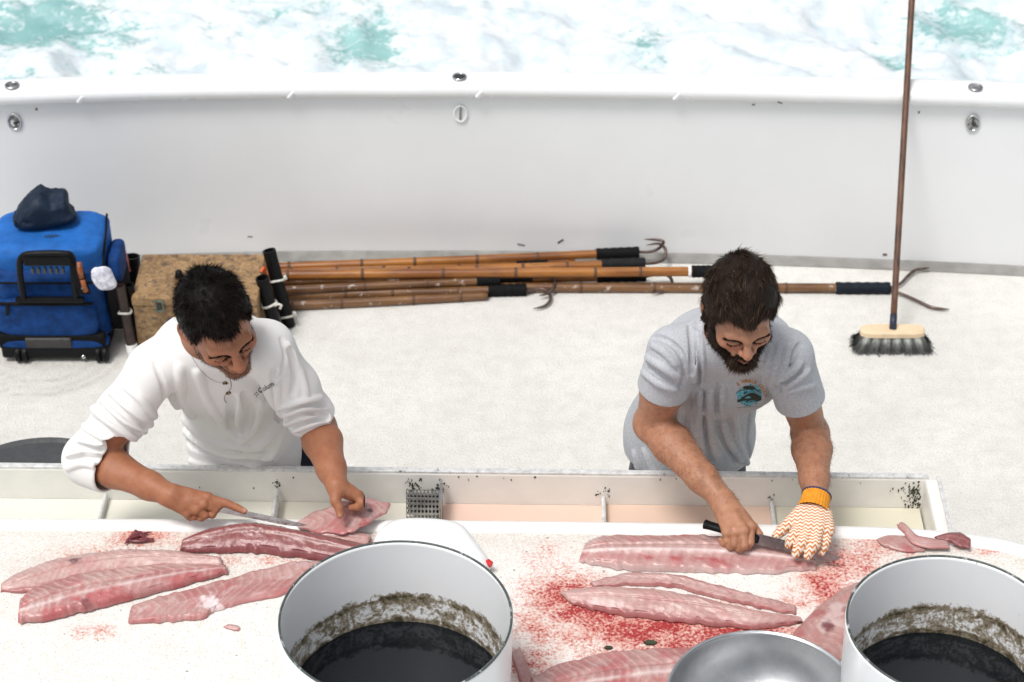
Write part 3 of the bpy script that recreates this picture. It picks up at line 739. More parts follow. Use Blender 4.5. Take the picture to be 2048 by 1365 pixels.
fillet('fish_fillet', [(262, 1218), (330, 1195), (420, 1172), (510, 1145), (590, 1126), (660, 1122)], [(256, 1246), (330, 1244), (400, 1238), (450, 1216), (560, 1190), (670, 1160)], [.018, .024, .024, .018, .014, .010],
       'flat pale fillet with a scrap of white membrane beside the large bucket', 'c', seed=3, spots=[(420, 1206, 24, 14, (.85, .80, .82), .9)])
fillet('fish_half', [(366, 1082), (420, 1064), (490, 1054), (560, 1060), (640, 1078), (745, 1096)], [(360, 1101), (420, 1106), (490, 1104), (560, 1112), (640, 1122), (735, 1144)], [.016, .036, .045, .045, .042, .034],
       'dark red side of fish being cut by the man in white', 'd', seed=4, z0=ZT+.006, cat='fish')
fillet('fish_fillet', [(1170, 1092), (1200, 1080), (1300, 1078), (1420, 1079), (1530, 1092), (1632, 1120)], [(1158, 1122), (1230, 1138), (1330, 1143), (1440, 1146), (1540, 1146), (1632, 1140)], [.016, .034, .038, .036, .030, .018],
       'wide pink fillet under the knife of the man in grey', 'e', seed=5)
fillet('fish_fillet', [(1180, 1166), (1250, 1153), (1330, 1154), (1420, 1172), (1500, 1192), (1592, 1214)], [(1190, 1176), (1280, 1170), (1360, 1178), (1440, 1198), (1520, 1216), (1592, 1230)], [.008, .018, .022, .020, .016, .010],
       'slender fillet lying just behind the smooth pale loin on red stained table', 'c', seed=6)
fillet('fish_fillet', [(1120, 1188), (1180, 1180), (1280, 1184), (1380, 1198), (1500, 1226), (1602, 1238)], [(1140, 1206), (1220, 1228), (1320, 1240), (1420, 1250), (1520, 1258), (1606, 1246)], [.014, .032, .036, .034, .028, .012],
       'smooth pale loin with red foot in the middle of the blood stain', 'b', seed=7, z0=ZT+.005, spots=[(1330, 1190, 260, 10, (.62, .42, .385), .35)])
fillet('fish_half', [(1570, 1290), (1600, 1250), (1640, 1212), (1690, 1178), (1760, 1160), (1830, 1150)], [(1640, 1345), (1690, 1315), (1730, 1290), (1770, 1260), (1820, 1230), (1860, 1200)], [.022, .036, .042, .044, .04, .03],
       'skin side of a fish half hidden behind the right bucket', 'f', seed=8, cat='fish', spots=[(1655, 1258, 14, 10, (.10, .01, .02), .9), (1690, 1230, 10, 8, (.2, .04, .05), .7)])
fillet('fish_fillet', [(1062, 1360), (1120, 1332), (1200, 1312), (1290, 1302), (1400, 1300), (1500, 1310)], [(1066, 1420), (1140, 1412), (1230, 1400), (1320, 1386), (1420, 1370), (1520, 1360)], [.018, .034, .036, .034, .03, .02],
       'fillet at the bottom edge partly behind the steel bowl', 'a', seed=9)
fillet('fish_fillet', [(1040, 1296), (1052, 1320), (1062, 1350), (1068, 1400)], [(1020, 1305), (1030, 1335), (1040, 1370), (1046, 1420)], [.006, .012, .012, .008],
       'narrow strip of pale flesh beside the foot of the large bucket', 'b', seed=10, N=50, M=16)
# flap of fish lifted by the hand
fillet('fish_flap', [(590, 1046), (640, 1032), (700, 1019), (740, 1016), (782, 1022)], [(600, 1060), (650, 1078), (700, 1085), (735, 1066), (775, 1036)], [.006, .009, .010, .010, .006],
       'thin flap of pale fish lifted by the hand of the man in white', 'c', z0=ZT+.012, seed=11, N=90, M=36, rise=[.0, .018, .030, .028, .02], cat='fish', spots=[(742, 1025, 8, 4, (.04, .01, .012), .9), (768, 1034, 9, 4, (.05, .01, .012), .9), (722, 1056, 8, 5, (.3, .06, .06), .7), (690, 1020, 12, 3, (.15, .03, .03), .7)])
fillet('fish_belly', [(610, 1070), (650, 1064), (700, 1068), (742, 1072)], [(630, 1088), (670, 1096), (705, 1098), (735, 1094)], [.008, .022, .024, .012],
       'short pale belly piece between the lifted flap and the dark side', 'b', z0=ZT+.012, seed=12, N=70, M=24, cat='fish')
fillet('fish_scrap', [(1752, 1078), (1780, 1068), (1820, 1072), (1850, 1090)], [(1764, 1092), (1790, 1100), (1825, 1104), (1850, 1104)], [.004, .008, .008, .005], 'grey pink scrap nearest the glove among the three behind the right bucket', 'f', seed=13, N=50, M=18, group='fish scraps', cat='fish scrap')
fillet('fish_scrap', [(1800, 1046), (1815, 1054), (1838, 1074), (1895, 1082)], [(1794, 1051), (1806, 1064), (1832, 1090), (1900, 1098)], [.006, .010, .010, .006], 'upright pointed scrap in the middle of the three behind the right bucket', 'c', seed=14, z0=ZT+.0145, N=50, M=18, group='fish scraps', cat='fish scrap')
fillet('fish_scrap', [(1868, 1074), (1900, 1066), (1925, 1068), (1942, 1080)], [(1876, 1080), (1900, 1086), (1925, 1094), (1940, 1096)], [.005, .010, .010, .005], 'dark red scrap at the right of the three behind the right bucket', 'd', seed=15, z0=ZT+.0135, N=50, M=18, group='fish scraps', cat='fish scrap')
fillet('fish_scrap', [(455, 1250), (480, 1255)], [(447, 1253), (478, 1260)], [.003, .003], 'tiny orange pink shred below the flat fillet on clean table', 'c', seed=17, N=20, M=8, group='fish scraps', cat='fish scrap')
def shreds():
    mg = simple('dark_fish_gut', (.16, .035, .045), .3, .4, 80)
    root = empty('fish_guts', tuple(Pz(278, 1074, ZT))); tag(root, 'dark red shreds of gut behind the leftmost fillet', 'fish guts')
    for a in ([(250, 1088), (262, 1076), (280, 1070), (300, 1064)], [(262, 1070), (280, 1066), (292, 1078), (308, 1080)], [(270, 1060), (276, 1068), (290, 1072)], [(256, 1082), (285, 1082), (308, 1077)]):
        MB().tube(catmull([Pz(x, y, ZT+.008) for x, y in a], 12), list(np.interp(np.linspace(0, 1, 12), [0, .3, .7, 1], [.002, .006, .005, .0015])), 8, flat=.7).build('shred', mg, root, smooth=True)
    ml = simple('olive_weed', (.05, .055, .03), .6, .4, 60)
    for x, y, s, lab in ((1301, 1284, .016, 'dark green bit of weed in the blood above the steel bowl'), (1217, 1294, .010, 'smaller dark green bit of weed left of the other')):
        c = Pz(x, y, ZT+.006); pts = [(c[0]+s*math.cos(k*PI/4)*(1, .6, .9, .5, 1, .7, .8, .6)[k], c[1]+.7*s*math.sin(k*PI/4)*(1, .8, .6, 1, .7, .9, .6, 1)[k]) for k in range(8)]
        o = MB().prism(pts, ZT+.001, ZT+.006).build('weed_scrap', ml); tag(o, lab, 'weed')
    md = simple('dark_spot_flesh', (.05, .015, .02), .5)
shreds()
# ================================================================== AGAINST THE BULWARK
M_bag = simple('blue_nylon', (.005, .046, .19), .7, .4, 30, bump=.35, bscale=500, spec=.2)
M_bagd = simple('navy_nylon', (.010, .022, .055), .55, .3, 20, bump=.25, bscale=300)
M_blk = simple('black_plastic', (.006, .006, .007), .45, .3, 30, spec=.16)
M_web = simple('black_webbing', (.008, .008, .009), .75, .3, 60, bump=.3, bscale=400, spec=.12)
M_rope = simple('white_rope', (.72, .70, .64), .8, .15, 80)
def puffy(cx, cy, z0, sx, sy, sz, amp=.012, seed=0, n=26, pw=5.0, taper=0):
    """a soft-sided box: superellipsoid with sag and wrinkles"""
    vs = []; th = np.linspace(-PI/2, PI/2, n); ph = np.linspace(0, 2*PI, 2*n, endpoint=False)
    def sg(c, e): return np.sign(c)*np.abs(c)**e
    e = 2/pw
    T, Ph = np.meshgrid(th, ph, indexing='ij')
    x = sg(np.cos(T), e)*sg(np.cos(Ph), e); y = sg(np.cos(T), e)*sg(np.sin(Ph), e); z = sg(np.sin(T), e)
    p = np.stack((x*sx/2*(1-taper*(z+1)/2), y*sy/2, z*sz/2), -1)
    w_ = fbm(p*np.array((9, 9, 14))+seed*7, 4)-.5
    p = p*(1+amp*w_[..., None]*2/max(sx, sz)); p = p+np.array((cx, cy, z0+sz/2))
    m = 2*n; idx = np.arange(n*m).reshape(n, m)
    f = np.stack((idx[:-1], np.roll(idx, -1, 1)[:-1], np.roll(idx, -1, 1)[1:], idx[1:]), -1).reshape(-1, 4)
    return p.reshape(-1, 3), f
def build_bag():
    fx = Py(110, 715, 6.10); X0 = float(fx[0]); Yf = 6.10
    root = empty('rolling_bag', (X0, 6.25, 0)); tag(root, 'blue soft rolling cooler bag with black trolley handle against the bulwark', 'bag')
    W, D, H = .40, .27, .42
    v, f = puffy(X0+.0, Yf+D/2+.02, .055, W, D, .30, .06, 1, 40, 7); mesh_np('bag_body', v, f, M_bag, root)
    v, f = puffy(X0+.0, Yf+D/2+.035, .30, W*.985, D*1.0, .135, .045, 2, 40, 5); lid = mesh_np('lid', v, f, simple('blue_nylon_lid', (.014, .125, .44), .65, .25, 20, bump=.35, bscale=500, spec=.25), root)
    MB().tube(catmull([(X0-W*.49, Yf+.012, .335), (X0-W*.47, Yf+.006, .318), (X0, Yf+.003, .316), (X0+W*.47, Yf+.006, .318), (X0+W*.49, Yf+.012, .335), (X0+W*.485, Yf+.15, .40), (X0+W*.46, Yf+D, .428)], 60), .004, 8).build('zip', M_web, lid, smooth=True)
    v, f = puffy(X0-.005, Yf+.018, .10, W*.86, .07, .145, .06, 3, 40, 5); pk = mesh_np('front_pocket', v, f, M_bag, root)
    MB().tube(catmull([(X0-W*.40, Yf-.012, .243), (X0, Yf-.022, .247), (X0+W*.40, Yf-.012, .243)], 20), .006, 8).build('pocket_zip', M_web, pk, smooth=True)
    MB().box((X0-W*.33, Yf-.026, .225), (.012, .006, .045), rotm(0, 8, 0), .002).build('zip_pull', M_blk, pk)
    # side mesh pockets, black; the right one's black paints in the shade there
    for s in (-1, 1):
        v, f = puffy(X0+s*(W/2+.015), Yf+D/2+.03, .06, .06, D*.8, .22, .02, 5+s, pw=4); mesh_np('side_pocket', v, f, M_web, root)
    v, f = puffy(X0+W/2+.02, Yf+D/2+.03, .24, .05, D*.6, .12, .02, 9, pw=4); mesh_np('side_panel', v, f, M_bag, root)
    # trolley handle
    h = MB()
    pl = [Py(48, 600, Yf-.03), Py(40, 545, Yf-.03), Py(44, 514, Yf-.03), Py(75, 508, Yf-.032), Py(128, 508, Yf-.032), Py(143, 514, Yf-.03), Py(147, 545, Yf-.03), Py(152, 598, Yf-.03)]
    h.tube(catmull(pl, 40), .0115, 10, flat=1.0); h.build('trolley_handle', M_blk, root, smooth=True)
    a = Py(96, 521, Yf-.034); MB().box(a, (.165, .026, .035), None, .008).build('handle_grip', M_blk, root)
    for k in range(6):
        b = Py(66+k*12, 541, Yf-.036); MB().box(b, (.010, .02, .020), None, .003).build('grip_finger', simple('worn_black', (.05, .05, .05), .5), root)
    a = Py(100, 600, Yf-.030); MB().box(a, (.235, .022, .018), None, .006).build('handle_base', M_blk, root)
    # base tray, wheels
    MB().box((X0+.005, Yf+.10, .040), (W*.92, .24, .045), None, .012).build('base_tray', M_blk, root)
    a = Py(120, 672, Yf+.0); MB().box((X0-.01, Yf-.008, .084), (W*.40, .03, .046), rotm(12, 0, 0), .006).build('skid_plate', simple('scuffed_grey_plastic', (.035, .035, .035), .5, .4), root)
    MB().box((X0, Yf+.001, .083), (W*.93, .03, .062), rotm(10, 0, 0), .008).build('lower_panel', M_web, root)
    v, f = puffy(X0, Yf+.012, .052, W*.98, .06, .045, .01, 12, pw=4); mesh_np('lower_band', v, f, M_bag, root)
    for px in (44, 204):
        c = Py(px, 710, Yf-.01)
        whl = MB()
        for o_ in (-.012, .012):
            whl.lathe([(.001, -.008), (.026, -.009), (.030, -.005), (.030, .005), (.026, .009), (.001, .008)], (c[0]+o_, Yf-.005, .030), 24, M=rotm(0, 90, 0))
        whl.build('wheel', M_blk, root, smooth=False, angle=30)
    c = Py(167, 715, Yf-.02); MB().lathe([(.008, 0), (.006, .003), (.001, .004)], c, 10, M=rotm(90, 0, 0)).build('rivet', M_steel, root, smooth=True)
    # scrawled ink line on the lid
    ink = MB(); pts = []
    for k in range(40):
        pts.append((88+k*.85, 474-.25*k*.2+4*math.sin(k*.9)*math.exp(-((k-16)/15)**2)+ (-4 if k == 30 else 0)))
    def lidp(px, py):
        z = .4348; p = Pz(px, py, z); return p
    bv = BVHTree.FromObject(lid, bpy.context.evaluated_depsgraph_get())
    P3 = []
    for px, py in pts:
        d = V(ray(px, py)).normalized(); hit = bv.ray_cast(V(CAMP), d)
        if hit[0]: P3.append(hit[0]-d*.0012)
    if len(P3) > 3: ink.tube(P3, .0014, 6).build('ink_scrawl', M_dark, root)
    bpy.context.view_layer.update()
    # knives in sheaths hung on the front
    k1 = empty('sheath_knife', tuple(Py(160, 555, Yf-.03))); tag(k1, 'short knife with riveted wooden grip strapped to the blue bag', 'knife')
    mw = simple('varnished_wood', (.30, .085, .025), .35, .3, 40)
    MB().tube([Py(158, 525, Yf-.045), Py(160, 540, Yf-.047), Py(163, 556, Yf-.045)], [.0085, .0105, .0095], 10, flat=.7).build('grip', mw, k1, smooth=True)
    MB().tube([Py(165, 560, Yf-.045), Py(168, 572, Yf-.047), Py(172, 583, Yf-.045)], [.0095, .0085, .010], 10, flat=.7).build('grip_end', mw, k1, smooth=True)
    for q in ((158, 533), (164, 577)): MB().lathe([(.003, 0), (.002, .002), (.0001, .0025)], Py(q[0], q[1], Yf-.055), 8, M=rotm(90, 0, 0)).build('rivet', M_steel, k1)
    a = Py(161, 560, Yf-.036); MB().box(a, (.04, .014, .115), rotm(0, -8, 0), .004).build('sheath', M_web, k1)
    # white cap / mesh cloth hung at the corner
    t = NT('white_mesh_cloth'); n = t.noise(60, 5); t.bump(n, .6, .006); mc = t.set(t.mix(t.ramp(n, [(.4, 0.0), (.6, 1.0)]), (.50, .50, .60), (.82, .82, .88)), .8)
    c = Py(206, 555, Yf-.05); v, f = puffy(0, 0, -.05, .085, .035, .10, .05, 21, 20, 2.6, .1); v = v@np.array(rotm(0, -18, 0)).T+c
    hat = mesh_np('mesh_cloth', v, f, mc); tag(hat, 'crumpled white mesh cloth hung on the corner of the blue bag', 'cloth')
    # dark jacket folded on top
    v, f = puffy(0, 0, 0, .235, .13, .115, .05, 31, 40, 3.2, .28); nz = v.copy()
    ridge = 1-np.abs(fbm(v*np.array((14, 14, 18))+3, 4)*2-1)*2; v = v*(1+.14*(ridge-.4)[:, None]); 
    v[:, 2] *= np.where(v[:, 2] > .05, np.interp(v[:, 0], [-.12, -.06, 0, .03, .08, .12], [.45, .85, 1.12, .95, 1.05, .8]), 1)
    c = Py(95, 462, 6.30); v = v@np.array(rotm(0, -3, 8)).T+np.array((c[0], 6.30, .433))
    j = mesh_np('jacket', v, f, simple('dark_navy_shell', (.009, .020, .042), .62, .4, 14, bump=.5, bscale=90, spec=.25)); tag(j, 'dark navy jacket bundled on top of the blue bag', 'jacket')
build_bag()

def tube_holder(root, p0, p1, r, name='tube', mat=None, inner=True):
    p0, p1 = V(p0), V(p1); ax = (p1-p0); L = ax.length; q = ax.to_track_quat('Z', 'Y').to_matrix()
    o = MB().lathe([(r, 0), (r, L), (r*.80, L), (r*.78, L*.5), (r*.78, L*.3), (.0005, L*.3)], p0, 24, M=q).build(name, mat or M_blk, root, angle=40)
    return o
def rope_ring(root, p, ax, r, par, ends=((.02, .0, -.01),)):
    q = V(ax).to_track_quat('Z', 'Y').to_matrix(); p = V(p)
    pts = [p+q @ Vector((r*math.cos(a), r*math.sin(a), .003*math.sin(2*a))) for a in np.linspace(0, 2*PI, 25)]
    m = MB().tube(pts, .0042, 8)
    return m.build('rope_tie', M_rope, par, smooth=True)
M_ply = None
def build_box():
    global M_ply
    t = NT('varnished_plywood')
    n = t.noise(7, 5, .6, sc3=(1, 1, 2.2)); n2 = t.noise(34, 6, .7, sc3=(1, 1, 1.6)); n3 = t.noise(70, 4, .6)
    c = t.mix(t.ramp(n, [(.3, 0.0), (.7, 1.0)]), (.17, .092, .036), (.36, .22, .10))
    c = t.mix(t.ramp(n3, [(.45, 0.0), (.7, .5)]), c, (.52, .36, .19))
    c = t.mix(t.ramp(n2, [(.52, 0.0), (.60, .8)]), c, (.075, .05, .036))
    t.bump(n2, .3, .003); M_ply = t.set(c, .5)
    yf = 6.12
    fl = Py(262, 700, yf); fr = Py(527, 700, yf); zt = .225; x0 = float(Pz(262, 597, zt)[0]); 
    q = Pz(262, 597, zt); yf = float(q[1]); yb = float(Pz(285, 508, zt)[1]); x1 = float(Pz(531, 505, zt)[0])
    root = empty('plywood_box', ((x0+x1)/2, (yf+yb)/2, 0)); tag(root, 'brown mottled plywood tackle box behind the man in white', 'box')
    cx = (x0+x1)/2; cy = (yf+yb)/2; W = x1-x0; D = yb-yf
    MB().box((cx, cy, .095), (W*.985, D*.985, .19), None, .004).build('chest', M_ply, root)
    MB().box((cx, cy, .2075), (W, D, .033), None, .005).build('lid', M_ply, root)
    a = Py(319, 612, yf-.004); mh = simple('verdigris_hasp', (.16, .22, .19), .45, .4, 60, metal=.5)
    hs_ = MB(); ax, az = float(a[0]), float(a[2])
    for dx, dz, sx, sz in ((-.013, 0, .005, .046), (.013, 0, .005, .046), (0, .021, .03, .005), (0, -.021, .03, .005)): hs_.box((ax+dx, yf-.006, az+dz), (sx, .006, sz), None, .0015)
    tag(hs_.build('hasp', mh, root), kind=None)
    MB().box((ax, yf-.003, az-.002), (.012, .004, .02), None, .001).build('hasp_staple', M_dark, root)
    # round navy sticker with a white figure
    b = Py(347, 648, yf-.002)
    MB().lathe([(.026, 0), (.0255, .0012), (.0001, .0012)], (b[0], yf-.0035, b[2]), 32, M=rotm(90, 0, 0)).build('sticker', simple('navy_sticker', (.015, .02, .12), .4), root)
    st = MB()
    for x_, z_, an, ln in ((-.008, .004, 40, .02), (.0, -.002, -35, .02), (.008, .003, 40, .018), (0, -.012, 10, .02)): st.box((b[0]+x_, yf-.0056, b[2]+z_), (ln, .001, .0028), rotm(0, an, 0))
    st.build('sticker_print', simple('white_print', (.8, .8, .8), .6), root)
    # drain knob on the lid, mostly hidden by the head
    k = Pz(358, 548, zt+.012); MB().lathe([(.016, -.012), (.014, .0), (.010, .012), (.0005, .014)], k, 20).build('lid_knob', M_blk, root, smooth=True)
    return x0, x1, yf, yb
BX0, BX1, BYF, BYB = build_box()
def build_tubes():
    # pair at the right end of the box
    r1 = empty('rod_tube', (BX1+.02, 6.30, 0)); tag(r1, 'tall black rod tube with rope tie at the right end of the plywood box', 'rod tube', 'black rod tubes')
    b, a = Pz(578, 652, .0), Py(538, 501, 6.36)
    tube_holder(r1, b, a, .0235); a, b = V(a), V(b)
    for q, rr in ((.62, .027), (.14, .0265)):
        p = b+(a-b)*q; rope_ring(r1, p, a-b, rr, r1); MB().tube([p+Vector((.022, -.012, .003)), p+Vector((.036, -.016, .014)), p+Vector((.031, -.018, .026))], .005, 8).build('rope_knot', M_rope, r1, smooth=True)
    r2 = empty('rod_tube', (BX1, 6.2, 0)); tag(r2, 'shorter black rod tube in front of the tall one', 'rod tube', 'black rod tubes')
    b, a = Pz(556, 676, 0), Py(524, 556, 6.235); tube_holder(r2, b, a, .0235); a, b = V(a), V(b); p = b+(a-b)*.58
    rope_ring(r2, p, a-b, .027, r2); MB().tube([p+Vector((.02, -.016, .0)), p+Vector((.036, -.02, .010)), p+Vector((.046, -.018, .004)), p+Vector((.04, -.024, -.008))], .005, 8).build('rope_knot', M_rope, r2, smooth=True)
    mo = simple('orange_cord', (.75, .12, .03), .6)
    oc = MB().tube(catmull([Pz(522, 545, .23), Pz(528, 536, .237), Pz(531, 548, .20), Pz(530, 566, .16)], 16), .005, 8).build('orange_cord', mo, smooth=True); tag(oc, 'short orange cord at the rim of the plywood box', 'cord')
    # pair between the bag and the box
    wcap = simple('white_pvc', (.78, .78, .77), .4)
    r3 = empty('rod_tube', (float(Pz(265, 700, 0)[0]), 6.1, 0)); tag(r3, 'worn dark rod tube with white end cap between bag and box', 'rod tube', 'black rod tubes')
    b, a = Pz(266, 707, .012), Py(240, 572, 6.16); mrust = simple('worn_brown_black', (.035, .02, .016), .45, .5, 24)
    tube_holder(r3, b, a, .0175, mat=mrust); a, b = V(a), V(b)
    q = (a-b).to_track_quat('Z', 'Y').to_matrix(); MB().lathe([(.0005, -.008), (.018, -.008), (.0205, -.002), (.0205, .036), (.0180, .038)], b, 24, M=q).build('end_cap', wcap, r3, smooth=True)
    rope_ring(r3, b+(a-b)*.62, a-b, .022, r3)
    r4 = empty('rod_tube', (float(Pz(262, 690, 0)[0]), 6.2, 0)); tag(r4, 'black rod tube standing just behind the one with white cap', 'rod tube', 'black rod tubes')
    tube_holder(r4, Pz(276, 690, .0), Py(258, 570, 6.19), .0175)
    r5 = empty('rod_tube', (float(Pz(270, 640, 0)[0]), 6.4, 0)); tag(r5, 'fat black tube behind the back left corner of the plywood box', 'rod tube', 'black rod tubes')
    tube_holder(r5, Pz(268, 600, 0), Py(263, 513, 6.50), .03)
    mc = simple('red_white_cord', (.75, .25, .2), .7, .5, 200)
    o = MB().tube(catmull([Py(250, 505, 6.40), Py(254, 522, 6.385), Py(256, 535, 6.38), Py(259, 543, 6.38)], 14), .0055, 8).build('twisted_cord', mc, smooth=True); tag(o, 'red and white twisted cord hanging beside the blue bag', 'cord')
build_tubes()

# ---- bamboo gaffs
def bamboo_mat(i, dull):
    t = NT('bamboo_%d' % i)
    n = t.noise(4, 4, sc3=(1, 6, 6)); n2 = t.noise(22, 5, .65, sc3=(.4, 2, 2))
    lo, hi = ((.17, .052, .009), (.37, .145, .026)) if not dull else ((.095, .040, .014), (.22, .110, .044))
    c = t.mix(t.ramp(n, [(.35, 0.0), (.65, 1.0)]), lo, hi); c = t.mix(t.ramp(n2, [(.55, 0.0), (.72, .8)]), c, (.13, .05, .02))
    if dull: c = t.mix(t.ramp(t.noise(30, 5, .7), [(.60, 0.0), (.66, .7)]), c, (.55, .50, .46))
    return t.set(c, .32)
BAM = [bamboo_mat(0, False), bamboo_mat(1, True)]
M_hook = simple('rusty_hook_steel', (.14, .10, .085), .42, .5, 50, metal=.7)
M_node = simple('bamboo_node', (.10, .045, .02), .6)
def gaff(p0, p1, r, label, mat, wrap=None, hook=None, ring=False, wmat=None, seed=0):
    """p0, p1 = ends in the photograph with their height; wrap = share of the length under black tape; hook = list of points"""
    a, b = V(Pz(*p0)), V(Pz(*p1)); ax = b-a; L = ax.length
    root = empty('bamboo_gaff', tuple((a+b)/2*Vector((1, 1, 0)) if False else ((a+b)/2)[:2]+(0,))); tag(root, label, 'gaff', 'bamboo gaffs piled along the bulwark')
    rng = random.Random(seed); n = 40; r *= 1.28; pts = []; rad = []
    side = Vector((-ax.y, ax.x, 0)).normalized(); bow = rng.uniform(-.006, .006)
    for i in range(n):
        q = i/(n-1); pts.append(a+ax*q+side*bow*math.sin(q*PI)); rad.append(r*(1.06-.12*q))
    we = 1 if wrap is None else wrap[0]
    o = MB().tube(pts, rad, 12).build('cane', mat, root, smooth=True)
    s = rng.uniform(.03, .1)
    while s < L*(we if wrap else 1)-.03:
        q = s/L; c = a+ax*q+side*bow*math.sin(q*PI); rr = r*(1.06-.12*q); d = ax.normalized()
        MB().tube([c-d*.006, c-d*.002, c+d*.002, c+d*.006], [rr*1.003, rr*1.10, rr*1.10, rr*1.003], 12, cap=False).build('node_ring', M_node, root, smooth=True)
        s += rng.uniform(.16, .30)
    if wrap:
        c0, c1 = a+ax*wrap[0], a+ax*wrap[1]; m = 18
        MB().tube([c0+(c1-c0)*k/(m-1) for k in range(m)], [r*(1.12+.10*((k % 3) == 1))+.0012 for k in range(m)], 14).build('tape_wrap', wmat or M_web, root, smooth=True)
    if ring:
        c = a+ax*(wrap[0]-.008); MB().tube([c, c+ax*.006], r*1.16, 14).build('collar', M_rail, root, smooth=True)
    for h in (hook or []):
        P_ = catmull([Pz(*q) for q in h], 22); MB().tube(P_, list(np.interp(np.linspace(0, 1, 22), [0, .6, .85, 1], [.0055, .0062, .005, .0010])), 8).build('hook', M_hook, root, smooth=True)
gaff((530, 536, .03), (1278, 505, .055), .0135, 'gaff lying against the bulwark with upper big hook', BAM[0], (.885, 1.0), [[(1276, 504, .055), (1300, 504, .055), (1318, 497, .07), (1327, 484, .10), (1312, 480, .10), (1288, 479, .09)]], seed=1)
gaff((530, 547, .022), (1150, 522, .03), .012, 'gaff with two short black bands second from the bulwark', BAM[0], (.81, .91), seed=2)
gaff((530, 553, .05), (1290, 527, .055), .0135, 'gaff with grey black grip and lower big hook beside the bulwark', BAM[0], (.885, 1.0), [[(1288, 528, .055), (1312, 526, .05), (1328, 518, .05), (1331, 500, .07), (1318, 488, .09), (1292, 491, .09)]], seed=3, wmat=simple('faded_grip', (.014, .015, .016), .7, .3, spec=.15))
gaff((530, 562, .05), (1065, 551, .055), .0145, 'pale weathered gaff with short black grip and thin hook', BAM[1], (.855, 1.0), [[(1064, 553, .05), (1090, 551, .05), (1108, 560, .04), (1108, 575, .03), (1096, 587, .02), (1078, 592, .02)]], seed=4)
gaff((530, 551, .075), (1440, 543, .075), .0145, 'bright orange gaff with white collar reaching behind the man in grey', BAM[0], (.938, 1.0), None, True, seed=5)
gaff((530, 576, .017), (1780, 577, .017), .0145, 'longest gaff with forked end lying out past the broom', BAM[1], (.913, 1.0), [[(1778, 577, .017), (1800, 568, .017), (1815, 553, .016), (1830, 541, .016), (1845, 538, .02), (1859, 536, .02)], [(1778, 580, .017), (1800, 587, .014), (1830, 600, .012), (1860, 614, .011), (1880, 618, .011), (1899, 619, .011)]], seed=6, wmat=simple('blue_black_tape', (.010, .014, .022), .6, .3, spec=.15))
gaff((530, 592, .018), (1052, 580, .018), .0150, 'gaff with rust red streaks and heavy forged hook nearest the front', BAM[1], (.855, 1.0), [[(1050, 584, .018), (1075, 578, .02), (1095, 582, .02), (1101, 598, .016), (1090, 612, .012), (1066, 618, .012)]], seed=7)
gaff((530, 614, .016), (975, 592, .016), .0130, 'shorter plain gaff at the front of the pile', BAM[1], None, None, seed=8)
gaff((900, 560, .035), (1292, 553, .035), .0125, 'gaff under the orange one with black end and drooping hook', BAM[0], (.75, 1.0), [[(1290, 554, .035), (1318, 549, .04), (1338, 553, .035), (1344, 568, .025), (1328, 580, .016), (1304, 588, .012)]], seed=9)

gaff((530, 583, .045), (1000, 560, .05), .0125, 'thin dark gaff lying across the top of the front canes', BAM[1], (.90, 1.0), None, seed=11)
